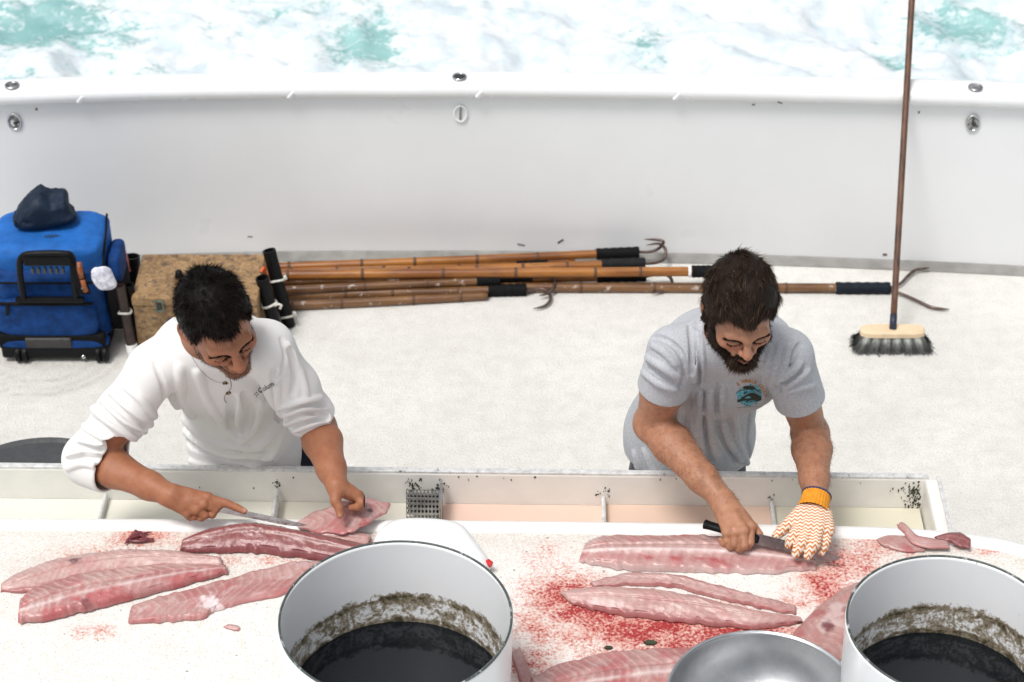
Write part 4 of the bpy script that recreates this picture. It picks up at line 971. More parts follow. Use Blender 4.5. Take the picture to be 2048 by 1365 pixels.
# ---- broom leaning on the rail
def build_broom():
    foot = Pz(1785, 700, .0); Yb = float(foot[1])
    root = empty('deck_broom', tuple(foot)); tag(root, 'long handled deck broom with pale wooden block leaning on the rail', 'broom')
    a = Py(1786, 654, Yb+.02); rail_pt = Pz(1812, 203, .69)
    d = V(rail_pt)-V(a); tip = V(a)+d*1.75
    t = NT('old_broom_wood'); n = t.noise(7, 5, .6, sc3=(8, 3, 1)); n2 = t.noise(60, 4, .6)
    m = t.set(t.mix(t.ramp(n, [(.35, 0.0), (.65, 1.0)]), (.055, .026, .016), (.165, .075, .04)), .5); t.bump(n2, .2, .002)
    MB().tube([V(a)+d*(.05+1.7*k/20) for k in range(21)], .0115, 12).build('handle', m, root, smooth=True)
    MB().tube([V(a)-d*.012, V(a)+d*.055], .0128, 14).build('ferrule', simple('navy_tape', (.018, .025, .05), .5), root, smooth=True)
    mw = simple('raw_pine_block', (.74, .57, .38), .55, .12, 25)
    cx, cy, cz = float(a[0]), float(a[1]), float(a[2])
    bl_ = MB(); pts = []
    for k in range(40):
        an = 2*PI*k/40; pts.append((cx+.113*np.sign(math.cos(an))*abs(math.cos(an))**.35, cy+.030*np.sign(math.sin(an))*abs(math.sin(an))**.6))
    zb_, zt_ = cz-.028, cz-.004
    n_ = len(pts); vs = [(x, y, zb_) for x, y in pts]+[(x, y, zt_-.008) for x, y in pts]+[(cx+(x-cx)*.93, cy+(y-cy)*.75, zt_) for x, y in pts]
    fs = [list(range(n_))[::-1], [2*n_+k for k in range(n_)]]
    for j in (0, 1): fs += [[j*n_+k, j*n_+(k+1) % n_, (j+1)*n_+(k+1) % n_, (j+1)*n_+k] for k in range(n_)]
    bl_.add(vs, fs); bl_.build('block', mw, root)
    # bristles: tufts fanning out, pale at the root, dark curly tips
    rng = np.random.RandomState(4); N = 5200
    x0 = rng.uniform(-.105, .105, N); y0 = rng.uniform(-.026, .026, N)
    out = np.stack((x0/.105*.030+rng.normal(0, .008, N), y0/.026*.022+rng.normal(0, .008, N)), -1)
    vs = []; cols = []; fs = []
    segs = 4; L = zb_-.002
    for s in range(segs+1):
        q = s/segs
        px = cx+x0+out[:, 0]*q**1.3+rng.normal(0, .0035, N)*q**2; py = cy+y0+out[:, 1]*q**1.3+rng.normal(0, .0035, N)*q**2
        pz = zb_+.002-(L)*q*(1-.10*rng.rand(N)*q); w_ = .0011
        ang = np.arctan2(out[:, 1], out[:, 0])
        vs.append(np.stack((px-w_, py, pz), -1)); vs.append(np.stack((px+w_, py, pz), -1))
        g = np.where(rng.rand(N) < .55, .55, .22)*(1-sstep(.25, .65, np.full(N, q)))+.075; tuft = .6+.4*np.sin((x0+.1)*180)
        g = g*tuft; cols += [np.stack((g, g*1.04, g*.98), -1)]*2
    v = np.concatenate(vs); ccol = np.concatenate(cols); i = np.arange(N)
    f = np.concatenate([np.stack((i+2*s*N, i+(2*s+1)*N, i+(2*s+3)*N, i+(2*s+2)*N), -1) for s in range(segs)])
    t = NT('bristle'); mbr = t.set(t.attr('col').outputs['Color'], .6)
    tag(mesh_np('bristles', v, f, mbr, root, smooth=False, attrs={'col': ccol}), kind='stuff')
    v, f = puffy(cx, cy, .004, .22, .055, zb_, .01, 3, 14, 4); mesh_np('bristle_core', v, f, simple('bristle_dark', (.06, .062, .062), .9), root)
build_broom()
# ---- round dark tub behind the trough at the left edge
def build_tub():
    zt = .42; c = Pz(65, 998, zt); r = 205*(c[1]*_cp+(CAM_H-zt)*_sp)/FPX
    root = empty('round_tub', (float(c[0]), float(c[1]), 0)); tag(root, 'dark grey round tub with a flat lid behind the trough at the left edge', 'tub')
    m = simple('dark_grey_rubber', (.055, .058, .062), .6, .2, 40, bump=.3, bscale=150)
    MB().lathe([(.0005, .0), (r*.86, .0), (r*.88, .02), (r*.97, zt-.03), (r*.97, zt-.02)], (c[0], c[1], 0), 64).build('tub_wall', m, root, smooth=True)
    MB().lathe([(r*.98, zt-.03), (r, zt-.026), (r*1.0, zt-.006), (r*.985, zt), (r*.95, zt-.003), (r*.93, zt-.008), (.0005, zt-.006)], (c[0], c[1], 0), 64).build('lid', m, root, angle=30)
build_tub()
# ================================================================== PEOPLE
class Field:
    """a solid as a distance field on a grid; pieces are blended in, then the surface is meshed in one go"""
    def __init__(s, lo, hi, vox):
        s.lo = np.array(lo, float); s.vox = vox
        s.n = np.ceil((np.array(hi)-s.lo)/vox).astype(int)+1
        s.F = np.full(s.n, .5, np.float32)
        s.ax = [s.lo[i]+np.arange(s.n[i])*vox for i in range(3)]
    def box(s, lo, hi):
        a = np.clip(np.floor((np.array(lo)-s.lo)/s.vox).astype(int), 0, s.n-1); b = np.clip(np.ceil((np.array(hi)-s.lo)/s.vox).astype(int)+1, 1, s.n)
        if np.any(b <= a): return None
        sl_ = tuple(slice(a[i], b[i]) for i in range(3))
        X = s.ax[0][sl_[0]][:, None, None]; Y = s.ax[1][sl_[1]][None, :, None]; Z = s.ax[2][sl_[2]][None, None, :]
        return sl_, X, Y, Z
    def blend(s, sl_, d, k, mode):
        a = s.F[sl_]; d = d.astype(np.float32)
        if mode == 's': a = -a
        h = np.maximum(k-np.abs(a-d), 0)/k
        r = np.minimum(a, d)-h*h*k*.25
        s.F[sl_] = -r if mode == 's' else r
    def cone(s, a, b, ra, rb, k=.01, mode='u'):
        a = np.array(a, float); b = np.array(b, float); m = max(ra, rb)+max(k, .02)+.008
        q = s.box(np.minimum(a, b)-m, np.maximum(a, b)+m)
        if q is None: return
        sl_, X, Y, Z = q; ab = b-a; L2 = float(ab@ab)+1e-12
        t = np.clip(((X-a[0])*ab[0]+(Y-a[1])*ab[1]+(Z-a[2])*ab[2])/L2, 0, 1)
        d = np.sqrt((X-a[0]-t*ab[0])**2+(Y-a[1]-t*ab[1])**2+(Z-a[2]-t*ab[2])**2)-(ra+(rb-ra)*t)
        s.blend(sl_, d, k, mode)
    def chain(s, pts, rad, k=.01, mode='u'):
        for i in range(len(pts)-1): s.cone(pts[i], pts[i+1], rad[i], rad[i+1], k, mode)
    def ball(s, c, r, k=.01, mode='u'): s.cone(c, np.array(c)+1e-5, r, r, k, mode)
    def ell(s, c, r, M=None, k=.02, mode='u'):
        c = np.array(c, float); r = np.array(r, float); M = np.eye(3) if M is None else np.array(M)
        m = np.sqrt(((M*r)**2).sum(1))+max(k, .02)+.008
        q = s.box(c-m, c+m)
        if q is None: return
        sl_, X, Y, Z = q; X = X-c[0]; Y = Y-c[1]; Z = Z-c[2]
        l = [X*M[0, i]+Y*M[1, i]+Z*M[2, i] for i in range(3)]
        k0 = np.sqrt(sum((l[i]/r[i])**2 for i in range(3))); k1 = np.sqrt(sum((l[i]/r[i]**2)**2 for i in range(3)))+1e-9
        s.blend(sl_, k0*(k0-1)/k1, k, mode)
    def cut_plane(s, c, n, rad, k=.004, keep=None):
        """take away what lies beyond the plane through c with outward direction n, within rad of c"""
        c = np.array(c, float); n = np.array(n, float); n /= np.linalg.norm(n)
        q = s.box(c-rad-.01, c+rad+.01); sl_, X, Y, Z = q
        pl = -((X-c[0])*n[0]+(Y-c[1])*n[1]+(Z-c[2])*n[2]); bl = np.sqrt((X-c[0])**2+(Y-c[1])**2+(Z-c[2])**2)-rad
        d = np.maximum(pl, bl)
        if keep is not None: d = np.maximum(d, .012-keep[sl_])
        s.blend(sl_, d, k, 's')
    def shell(s, th): s.F = np.maximum(s.F, -(s.F+th))
    def hit(s, px, py):
        d = ray(px, py); d = d/np.linalg.norm(d)
        t = np.arange(3.8, 6.6, .0012); P = CAMP+d*t[:, None]
        g = np.round((P-s.lo)/s.vox).astype(int); ok = np.all((g >= 0) & (g < s.n), 1)
        f = np.full(len(t), 1.0); f[ok] = s.F[g[ok, 0], g[ok, 1], g[ok, 2]]
        i = np.argmax(f < 0)
        return (P[i], d) if f[i] < 0 else (None, d)
    def folds(s, lst):
        todo = []
        for pts, r, h, sg in lst:
            P = catmull([(a, b, 0) for a, b in pts], max(8, 6*len(pts))); hits = [s.hit(a, b) for a, b, _ in P]
            run = []
            for p, d in hits:
                if p is None: 
                    if len(run) > 1: todo.append((run, r, h, sg))
                    run = []; continue
                if run and np.linalg.norm(run[-1][0]-p) > .06:
                    if len(run) > 1: todo.append((run, r, h, sg))
                    run = []
                run.append((p, d))
            if len(run) > 1: todo.append((run, r, h, sg))
        for run, r, h, sg in todo:
            n = len(run); c = []; rr = []
            for i, (p, d) in enumerate(run):
                e = math.sin(PI*(.12+.76*i/(n-1)))**.7; hh = h*e*1.35
                c.append(p+d*(r-hh) if sg > 0 else p-d*(r-hh)); rr.append(r)
            c = np.array(c)
            for _ in range(3):
                if len(c) > 2: c[1:-1] = .25*c[:-2]+.5*c[1:-1]+.25*c[2:]
            s.chain(c, rr, max(.0045, r*.45), 'u' if sg > 0 else 's')
    def mesh(s):
        F = s.F; neg = F < 0
        cnt = np.zeros(np.array(F.shape)-1, np.int8)
        for i in (0, 1):
            for j in (0, 1):
                for k in (0, 1): cnt += neg[i:F.shape[0]-1+i, j:F.shape[1]-1+j, k:F.shape[2]-1+k]
        act = np.argwhere((cnt > 0) & (cnt < 8)); A = act.T
        corner = {(i, j, k): F[A[0]+i, A[1]+j, A[2]+k] for i in (0, 1) for j in (0, 1) for k in (0, 1)}
        sm = np.zeros((len(act), 3)); ct = np.zeros(len(act))
        for c0 in corner:
            for ax in range(3):
                if c0[ax] == 1: continue
                c1 = tuple(c0[i]+(i == ax) for i in range(3)); a = corner[c0]; b = corner[c1]; cr = (a < 0) != (b < 0)
                t = np.where(cr, a/np.where(cr, a-b, 1), 0)
                for i in range(3): sm[:, i] += np.where(cr, c0[i]+(t if i == ax else 0), 0)
                ct += cr
        v = s.lo+(act+sm/ct[:, None])*s.vox
        idm = np.full(cnt.shape, -1, np.int32); idm[A[0], A[1], A[2]] = np.arange(len(act))
        quads = []
        for ax in range(3):
            o1, o2 = [(1, 2), (2, 0), (0, 1)][ax]
            sl0 = [slice(None)]*3; sl1 = [slice(None)]*3; sl0[ax] = slice(0, -1); sl1[ax] = slice(1, None)
            a = neg[tuple(sl0)]; b = neg[tuple(sl1)]; E = np.argwhere(a != b)
            E = E[(E[:, o1] > 0) & (E[:, o2] > 0) & (E[:, o1] < F.shape[o1]-1) & (E[:, o2] < F.shape[o2]-1)]
            def cell(d1, d2):
                q = E.copy(); q[:, o1] += d1; q[:, o2] += d2; return idm[q[:, 0], q[:, 1], q[:, 2]]
            q = np.stack((cell(-1, -1), cell(0, -1), cell(0, 0), cell(-1, 0)), -1)
            fl = ~a[E[:, 0], E[:, 1], E[:, 2]]; q[fl] = q[fl][:, ::-1]; quads.append(q)
        q = np.vstack(quads); q = q[(q >= 0).all(1)]
        return v, q
def vnormals(v, q):
    n = np.zeros_like(v); fn = np.cross(v[q[:, 2]]-v[q[:, 0]], v[q[:, 3]]-v[q[:, 1]])
    for i in range(4): np.add.at(n, q[:, i], fn)
    return n/(np.linalg.norm(n, axis=1)[:, None]+1e-12)

# ---- materials for people
def skin_mat(name):
    t = NT(name); a = t.attr('col').outputs['Color']
    n = t.noise(60, 4, .6); n2 = t.noise(420, 3, .6)
    c = t.mix(t.ramp(n, [(.35, 0.0), (.7, .55)]), a, (.78, .58, .52), 'MULTIPLY')
    t.bump(t.math('ADD', n2, t.math('MULTIPLY', n, 1.0)), .35, .002)
    return t.set(c, t.ramp(n2, [(.3, .42), (.7, .58)]), spec=.4, sss=.10, sssr=(1, .35, .2))
M_SKIN = skin_mat('skin')
def hair_mat(name):
    t = NT(name); return t.set(t.attr('col').outputs['Color'], .5, spec=.11)
M_HAIR = hair_mat('hair')
def cloth(name, col, heather=0.0, stain=None):
    t = NT(name); n = t.noise(5, 4); fine = t.noise(700, 2, .5, sc3=(1, 1, .35)); weave = t.noise(1400, 2)
    c = t.mix(t.ramp(n, [(.3, 0.0), (.7, 1.0)]), tuple(x*.95 for x in col), col)
    if heather:
        c = t.mix(t.ramp(t.noise(300, 3, .7, sc3=(1, 1, .4)), [(.40, heather), (.6, 0.0)]), c, tuple(x*.45 for x in col))
        c = t.mix(t.ramp(t.noise(45, 4, .7), [(.60, 0.0), (.75, .25)]), c, tuple(x*.55 for x in col))
    t.bump(t.math('ADD', fine, weave), .18, .0012)
    t.b.inputs['Sheen Weight'].default_value = .15
    return t.set(c, .85, spec=.2)
M_HENLEY = cloth('white_cotton_jersey', (.82, .805, .79)); M_TEE = cloth('heather_grey_jersey', (.52, .535, .57), .38)
M_NAVY = cloth('navy_shorts', (.014, .017, .03)); M_JEAN = cloth('dark_work_trousers', (.05, .055, .065)); M_BOOT = simple('white_rubber_boot', (.6, .6, .58), .4)

def head_frame(yaw, pitch, roll): return np.array(rotm(z=yaw) @ rotm(x=pitch) @ rotm(y=roll))
def add_head(f, c, M, s, neck_to, nose=1.0, jaw=1.0, nz=0.0, nw=1.0):
    def W(x, y, z): return np.array(c)+M@(np.array((x, y, z))*s)
    E = lambda p, r, k, mode='u', m=None: f.ell(W(*p), np.array(r)*s, M if m is None else M@m, k, mode)
    C_ = lambda p, q, r0, r1, k, mode='u': f.cone(W(*p), W(*q), r0*s, r1*s, k, mode)
    E((0, .012, .045), (.076, .097, .090), .02)
    E((0, -.030, -.022), (.064, .066, .088), .025)
    for sgn in (-1, 1):
        C_((sgn*.056*jaw, .010, -.045), (sgn*.046*jaw, -.020, -.082), .016, .017, .03)
        C_((sgn*.046*jaw, -.020, -.082), (sgn*.012, -.076, -.106), .017, .016, .025)
    C_((-.010, -.082, -.104), (.010, -.082, -.104), .017, .017, .02)
    C_((-.042, -.079, .019), (0, -.093, .019), .013, .012, .012); C_((.042, -.079, .019), (0, -.093, .019), .013, .012, .012)
    for sgn in (-1, 1):
        E((sgn*.045, -.064, -.026), (.020, .019, .017), .022)                      # cheekbones
        E((sgn*.032, -.102, .000), (.019, .0155, .012), .016, 's')                   # eye sockets
        E((sgn*.031, -.084, -.001), (.0165, .0125, .0105), .008)                     # closed-down lids
        E((sgn*.082, .014, -.010), (.010, .023, .035), .006, m=np.array(rotm(x=-12) @ rotm(z=sgn*-22)))   # ears
        E((sgn*.091, .010, -.006), (.006, .012, .020), .004, 's', m=np.array(rotm(x=-12) @ rotm(z=sgn*-22)))
    C_((0, -.094, .014), (0, -.116*nose, -.026+nz), .0095*nw, .0130*nw, .009)                # nose
    E((0, -.1175*nose, -.030+nz), (.0140*nw, .013, .012*nw), .006)
    for sgn in (-1, 1):
        E((sgn*.0155*nw, -.104, -.034+nz), (.0092*nw, .012, .009*nw), .005)
        f.ell(W(sgn*.0065, -.109, -.041+nz), np.array((.0042, .006, .004))*s, M, .003, 's')
    E((0, -.088, -.066), (.030, .014, .022), .014)                                  # muzzle
    C_((-.021, -.092, -.0655), (0, -.1035, -.0625), .0035, .0058, .006); C_((.021, -.092, -.0655), (0, -.1035, -.0625), .0035, .0058, .006)
    C_((-.019, -.091, -.0705), (0, -.1015, -.0755), .0038, .0068, .006); C_((.019, -.091, -.0705), (0, -.1015, -.0755), .0038, .0068, .006)
    C_((-.024, -.098, -.0685), (0, -.110, -.0688), .0018, .0018, .003, 's'); C_((.024, -.098, -.0685), (0, -.110, -.0688), .0018, .0018, .003, 's')
    f.cone(W(0, .030, -.045), neck_to, .056*s, .064*s, .025)
    return W
def to_local(v, c, M, s): return (v-np.array(c))@M/s
def arm(f, S_, E_, W_, r=1.0, wr=.027, k=.02):
    S_, E_, W_ = map(np.array, (S_, E_, W_))
    f.chain([S_, S_+(E_-S_)*.28, S_+(E_-S_)*.52, E_], [.040*r, .044*r, .0505*r, .041*r], k)
    f.ball(E_, .041*r, k)
    a = E_+(W_-E_)*.28; b = E_+(W_-E_)*.72
    f.chain([E_, a, b, W_], [.041*r, .0450*r, .034*r, wr], k)
    u_ = (W_-E_)/np.linalg.norm(W_-E_); sd2 = np.cross(u_, (0, 0, 1)); sd2 /= np.linalg.norm(sd2)
    for s_ in (-1, 1): f.chain([E_+sd2*s_*.022*r, a+sd2*s_*.018*r+np.array((0, 0, .006)), b+sd2*s_*.010*r], [.024*r, .030*r, .021*r], .010)
def hand(f, wrist, mcps, fingers, thumb, rf=.0088, kf=.0022, kp=.009, rw=.0245, pm=1.0, rt=None):
    """wrist, knuckles and finger joints in space; palm = the bones of the hand blended, then each finger"""
    mc = [np.array(p) for p in mcps]; w_ = np.array(wrist)
    for i, p in enumerate(mc):
        f.cone(w_+(mc[i]-np.mean(mc, 0))*.45, p, rw*.72, rf*1.35*pm, kp)
    for i in range(len(mc)-1): f.cone((w_*.45+mc[i]*.55), (w_*.45+mc[i+1]*.55), .013*pm, .013*pm, kp)
    for i, p in enumerate(mc): f.ball(p, rf*1.38, .005)
    if thumb is not None:
        rt = rt or rf*1.12
        f.cone(thumb[0], thumb[1], rt*1.6, rt*1.15, kp); f.chain(thumb[1:], [rt*1.12]+[rt]*(len(thumb)-3)+[rt*.82], kf)
    for fi, (p, js) in enumerate(zip(mc, fingers)):
        sc = (1, 1.03, .98, .86)[fi]
        pts = [p]+[np.array(j) for j in js]; rad = [rf*1.12*sc]+[rf*sc*(1.06 if i == 0 else .96) for i in range(len(js)-1)]+[rf*.80*sc]
        f.chain(pts, rad, kf)
def PX(l): return [Pz(*q) for q in l]

def strands(roots, nrm, dirs, length, width, col, rng, segs=3, curl=.0, up=0.0):
    """tapering ribbons; roots (n,3), dirs unit (n,3)"""
    n = len(roots); side = np.cross(dirs, rng.normal(size=(n, 3))); side /= np.linalg.norm(side, axis=1)[:, None]+1e-9
    bend = rng.normal(size=(n, 3))*curl; vs = []; 
    for s_ in range(segs+1):
        q = s_/segs; p = roots+dirs*(length*q)[:, None]+bend*(length*q*q)[:, None]+nrm*(-up*length*q*q)[:, None]
        w_ = width*(1-q)**.6 if s_ < segs else width*.08
        vs += [p-side*w_, p+side*w_]
    v = np.concatenate(vs); i = np.arange(n)
    f = np.concatenate([np.stack((i+2*s_*n, i+(2*s_+1)*n, i+(2*s_+3)*n, i+(2*s_+2)*n), -1) for s_ in range(segs)])
    return v, f, np.tile(col, (2*(segs+1), 1))
def join(parts):
    v = []; f = []; c = []; o = 0
    for a, b, d in parts: v.append(a); f.append(b+o); c.append(d); o += len(a)
    return np.concatenate(v), np.concatenate(f), np.concatenate(c)
def hairline(l, table, nz=.006):
    phi = np.degrees(np.arctan2(np.abs(l[:, 0]), -(l[:, 1]-.0)))
    z = np.interp(phi, [a for a, b in table], [b for a, b in table])
    return l[:, 2]-z+nz*(fbm(l*70, 3)-.5)*2
def grow(parts, v, nrm, mask, N, rng, dirf, lenf, width, colf, curl=.15, up=0, jit=.0015, segs=3):
    ids = np.where(mask)[0]
    if len(ids) == 0: return
    pick = rng.choice(ids, N); r = v[pick]+rng.normal(size=(N, 3))*jit; n = nrm[pick]
    d = dirf(pick, n); d /= np.linalg.norm(d, axis=1)[:, None]+1e-9
    parts.append(strands(r-n*.001, n, d, lenf(pick), width, colf(pick), rng, segs, curl, up))
def cap(parts, v, q, nrm, d, thick, colr, rng):
    """a close cap under the strands, rising from the hairline"""
    m = d > 0; fq = q[m[q].all(1)]; used = np.unique(fq); mp = np.full(len(v), -1); mp[used] = np.arange(len(used))
    l = v[used]; h = thick*sstep(0, .022, d[used])*(.75+.5*fbm(l*60, 3))+.0008
    parts.append((l+nrm[used]*h[:, None], mp[fq], np.tile(colr, (len(used), 1))))

def decal(shirt_bvh, verts2, faces, name, mat, parent, off=.0012):
    """lay a flat print on the shirt: each point goes to the cloth where the photograph shows it"""
    vs = []; ok = []
    for px, py in verts2:
        d = V(ray(px, py)).normalized(); h = shirt_bvh.ray_cast(V(CAMP), d)
        ok.append(h[0] is not None); vs.append(h[0]-d*off if h[0] is not None else Vector((0, 0, 0)))
    fs = [f for f in faces if all(ok[i] for i in f)]
    if not fs: return None
    me = bpy.data.meshes.new(name); me.from_pydata(vs, [], fs); me.update()
    return link(name, me, mat, parent, False)
def text_poly(body, size=1.0, shear=0, bold=.012):
    cu = bpy.data.curves.new('txt', 'FONT'); cu.body = body; cu.size = size; cu.shear = shear; cu.resolution_u = 3; cu.offset = bold*size
    o = bpy.data.objects.new('txt', cu); C.objects.link(o); bpy.context.view_layer.update()
    me = o.to_mesh(); v = [(p.co.x, p.co.y) for p in me.vertices]; f = [list(p.vertices) for p in me.polygons]
    o.to_mesh_clear(); bpy.data.objects.remove(o); bpy.data.curves.remove(cu)
    return v, f
def legs(root, hip, foot_y, mat, shorts, cut, label):
    f = Field((hip[0]-.32, hip[1]-.3, .0), (hip[0]+.32, hip[1]+.35, 1.06), .009)
    f.ell((hip[0], hip[1], hip[2]-.07), (.13, .10, .10), None, .03)
    ends = []
    for s in (-1, 1):
        h = np.array((hip[0]+s*.072, hip[1], hip[2]-.12)); kn = np.array((hip[0]+s*.11, foot_y-.02, .50)); an = np.array((hip[0]+s*.12, foot_y+.03, .10))
        f.chain([h, kn, an], [.078, .070, .062], .03); ends.append(an)
    v, q = f.mesh(); o = mesh_np(shorts, v, q, mat, root)
    for an in ends:
        g = Field((an[0]-.1, an[1]-.26, -.01), (an[0]+.1, an[1]+.12, .36), .008)
        g.cone(an+np.array((0, 0, .22)), an, .066, .056, .02); g.cone(an+np.array((0, .02, -.055)), an+np.array((0, -.16, -.06)), .045, .042, .03)
        g.cut_plane((an[0], an[1], .002), (0, 0, -1), .3)
        v, q = g.mesh(); mesh_np('boot', v, q, M_BOOT, root)
# ------------------------------------------------------------------ the man in the white henley
def colour_body(v, l, base, lipc, brow=None, stub=None):
    col = np.tile(np.array(base), (len(v), 1)); n = fbm(v*40, 4)[:, None]; col = col*(.88+.24*n)
    head = (np.abs(l[:, 0]) < .09) & (np.abs(l[:, 1]) < .13) & (l[:, 2] > -.13) & (l[:, 2] < .16)
    def g(c, r, a, kcol):
        w_ = a*np.exp(-(((l-np.array(c))/np.array(r))**2).sum(1))*head; return col*(1-w_[:, None])+np.array(kcol)*w_[:, None]
    b = np.array(base)
    for s in (-1, 1):
        col = g((s*.042, -.078, -.030), (.024, .03, .018), .45, b*np.array((1.12, .78, .75)))          # cheeks
        col = g((s*.078, .012, -.01), (.018, .03, .035), .6, b*np.array((1.15, .62, .55)))              # ears
        col = g((s*.031, -.094, -.0085), (.015, .012, .0022), .75, (.03, .018, .013)); col = g((s*.031, -.088, .0045), (.019, .014, .006), .45, b*.42)                    # lash line, then socket shade painted between brow and lashes
        col = g((s*.031, -.094, -.019), (.018, .012, .006), .35, b*np.array((.8, .6, .58)))
    col = g((0, -.116, -.030), (.016, .014, .014), .55, b*np.array((1.18, .72, .68)))                     # nose tip
    col = g((0, -.103, -.0635), (.020, .012, .0042), .8, lipc); col = g((0, -.102, -.0745), (.019, .012, .0055), .85, lipc)
    col = g((0, -.106, -.0688), (.022, .012, .0016), .8, np.array(lipc)*.25)
    return col, head
def man_white():
    root = empty('person', (-.70, 4.6, 0)); tag(root, 'man in white button-neck long sleeved shirt slicing the dark fish with a knife', 'person')
    SL, EL, WL = (-.872, 4.25, 1.29), (-1.04, 4.195, 1.055), Pz(343, 992, 1.05)
    SR, ER, WR = (-.592, 4.235, 1.365), (-.488, 4.285, 1.09), Pz(674, 972, 1.08)
    hip = np.array((-.70, 4.53, .93)); chest = np.array((-.735, 4.37, 1.20)); nb = np.array((-.735, 4.245, 1.395))
    HC = np.array(Py(436, 645, 4.13)); HM = head_frame(30, 24, -15); HS = .985
    f = Field((-1.14, 3.86, .98), (-.36, 4.50, 1.70), .0023)
    f.ell(chest+np.array((0, .01, .03)), (.12, .085, .16), np.array(rotm(x=28)), .03)
    f.cone(np.array(SL)+np.array((.06, .02, .0)), np.array(SR)+np.array((-.06, .02, 0)), .045, .045, .04)
    add_head(f, HC, HM, HS, nb, jaw=1.03)
    arm(f, SL, EL, WL, .98, .0275); arm(f, SR, ER, WR, 1.0, .0275)
    # knife hand
    hand(f, WL, PX([(415, 996, 1.040), (407, 1008, 1.034), (393, 1019, 1.024), (376, 1025, 1.014)]),
         [PX([(452, 1007, 1.026), (472, 1015, 1.017), (489, 1023, 1.010)]), PX([(431, 1019, 1.016), (424, 1030, 1.004), (409, 1029, 1.002)]), PX([(410, 1031, 1.008), (402, 1036, .998), (390, 1033, .998)]), PX([(388, 1034, 1.002), (380, 1036, .995), (372, 1032, .996)])],
         PX([(365, 990, 1.045), (396, 1000, 1.040), (420, 1008, 1.030), (440, 1012, 1.022)]), rf=.0098, rw=.026)
    # hand that lifts the flap
    hand(f, WR, PX([(712, 990, 1.058), (717, 992, 1.048), (719, 996, 1.036), (716, 998, 1.026)]),
         [PX([(723, 1005, 1.046), (714, 1014, 1.036), (702, 1016, 1.030)]), PX([(727, 1006, 1.034), (720, 1015, 1.022), (708, 1016, 1.018)]), PX([(724, 1008, 1.022), (716, 1014, 1.014), (706, 1014, 1.01)]), PX([(716, 1008, 1.014), (708, 1012, 1.008), (700, 1010, 1.006)])],
         PX([(672, 985, 1.075), (671, 1003, 1.066), (678, 1016, 1.054), (680, 1030, 1.042)]), rf=.0095, rw=.026, rt=.0112)
    v, q = f.mesh(); nrm = vnormals(v, q); l = to_local(v, HC, HM, HS)
    base = (.36, .152, .080)
    col, head = colour_body(v, l, base, (.42, .15, .12))
    # beard shadow, nails
    sh = np.clip(sstep(-.045, -.062, l[:, 2])*sstep(.02, -.02, l[:, 1])*head+.8*np.exp(-((l[:, 2]+.053)/.006)**2)*(np.abs(l[:, 0]) < .032)*(l[:, 1] < -.07), 0, 1)
    lip = np.exp(-((l[:, 2]+.069)/.010)**2-(l[:, 0]/.022)**2)*(l[:, 1] < -.08)
    sh = sh*(1-lip)*(.7+.6*(fbm(v*220, 2)-.3)); col = col*(1-.55*np.clip(sh, 0, 1)[:, None])+np.array((.05, .03, .02))*.55*np.clip(sh, 0, 1)[:, None]
    for p in (Pz(491, 1020, 1.016), Pz(680, 1033, 1.048)):
        w_ = np.exp(-((np.linalg.norm(v-p, axis=1))/.006)**2)[:, None]; col = col*(1-.7*w_)+np.array((.72, .42, .34))*.7*w_
    mesh_np('body', v, q, M_SKIN, root, attrs={'col': col})
    # hair: short, spiky
    rng = np.random.RandomState(1); parts = []
    tb = [(0, .066), (18, .068), (34, .083), (48, .070), (60, .045), (72, .0), (82, -.038), (92, -.030), (97, .018), (112, .006), (128, -.045), (150, -.062), (180, -.065)]
    hd = hairline(l, tb, .007); hd = np.where(head | ((l[:, 2] > -.07) & (np.abs(l[:, 0]) < .085) & (l[:, 1] > -.1) & (l[:, 1] < .13)), hd, -1)
    ear = (np.abs(l[:, 0]) > .0745) & (l[:, 2] < .022); hd = np.where(ear, -1, hd)
    dark = np.array((.0085, .0065, .006)); cap(parts, v, q, nrm, hd, .010, dark*.6, rng)
    crown = np.array((.01, .105, .075))
    def dirf(pick, n):
        lp = l[pick]; t = lp-crown; t[:, 1] -= .05; t = t-(t*(n@HM)).sum(1)[:, None]*(n@HM); t /= np.linalg.norm(t, axis=1)[:, None]+1e-6
        fl = np.stack([fbm(lp*55+k*9, 2)-.5 for k in range(3)], -1)*1.5
        top = sstep(.03, .1, lp[:, 2])[:, None]
        return n*(.22+.42*top)+(t@HM.T)*.65+(fl@HM.T)*.85+rng.normal(size=n.shape)*.12
    def lenf(pick): return np.interp(l[pick][:, 2], [-.06, 0, .05, .12], [.007, .012, .022, .028])*rng.uniform(.6, 1.15, len(pick))
    def colf(pick): 
        k = rng.uniform(.5, 1.7, len(pick))[:, None]; k = k+(rng.rand(len(pick), 1) < .05)*2.5; return dark*k+np.array((.004, .002, .001))*k
    grow(parts, v, nrm, hd > .001, 19000, rng, dirf, lenf, .00075, colf, .12)
    a, b, c_ = join(parts); mesh_np('hair', a, b, M_HAIR, root, attrs={'col': c_}, smooth=True)
    # brows, stubble, lashes
    parts = []
    for s in (-1, 1):
        arc = np.interp(np.abs(l[:, 0]), [.010, .03, .05], [.0105, .0150, .0125])
        m = (s*l[:, 0] > .010) & (s*l[:, 0] < .052) & (np.abs(l[:, 2]-arc) < .0038) & (l[:, 1] < -.055) & head
        grow(parts, v, nrm, m, 700, rng, lambda p, n, s=s: n*.25+HM@np.array((s*.9, .2, .1))+rng.normal(size=n.shape)*.2, lambda p: rng.uniform(.005, .008, len(p)), .0006, lambda p: np.tile((.010, .007, .005), (len(p), 1)), .1)
        m = (np.abs(l[:, 0]-s*.031) < .015) & (np.abs(l[:, 2]+.0080) < .0018) & (l[:, 1] < -.07) & head
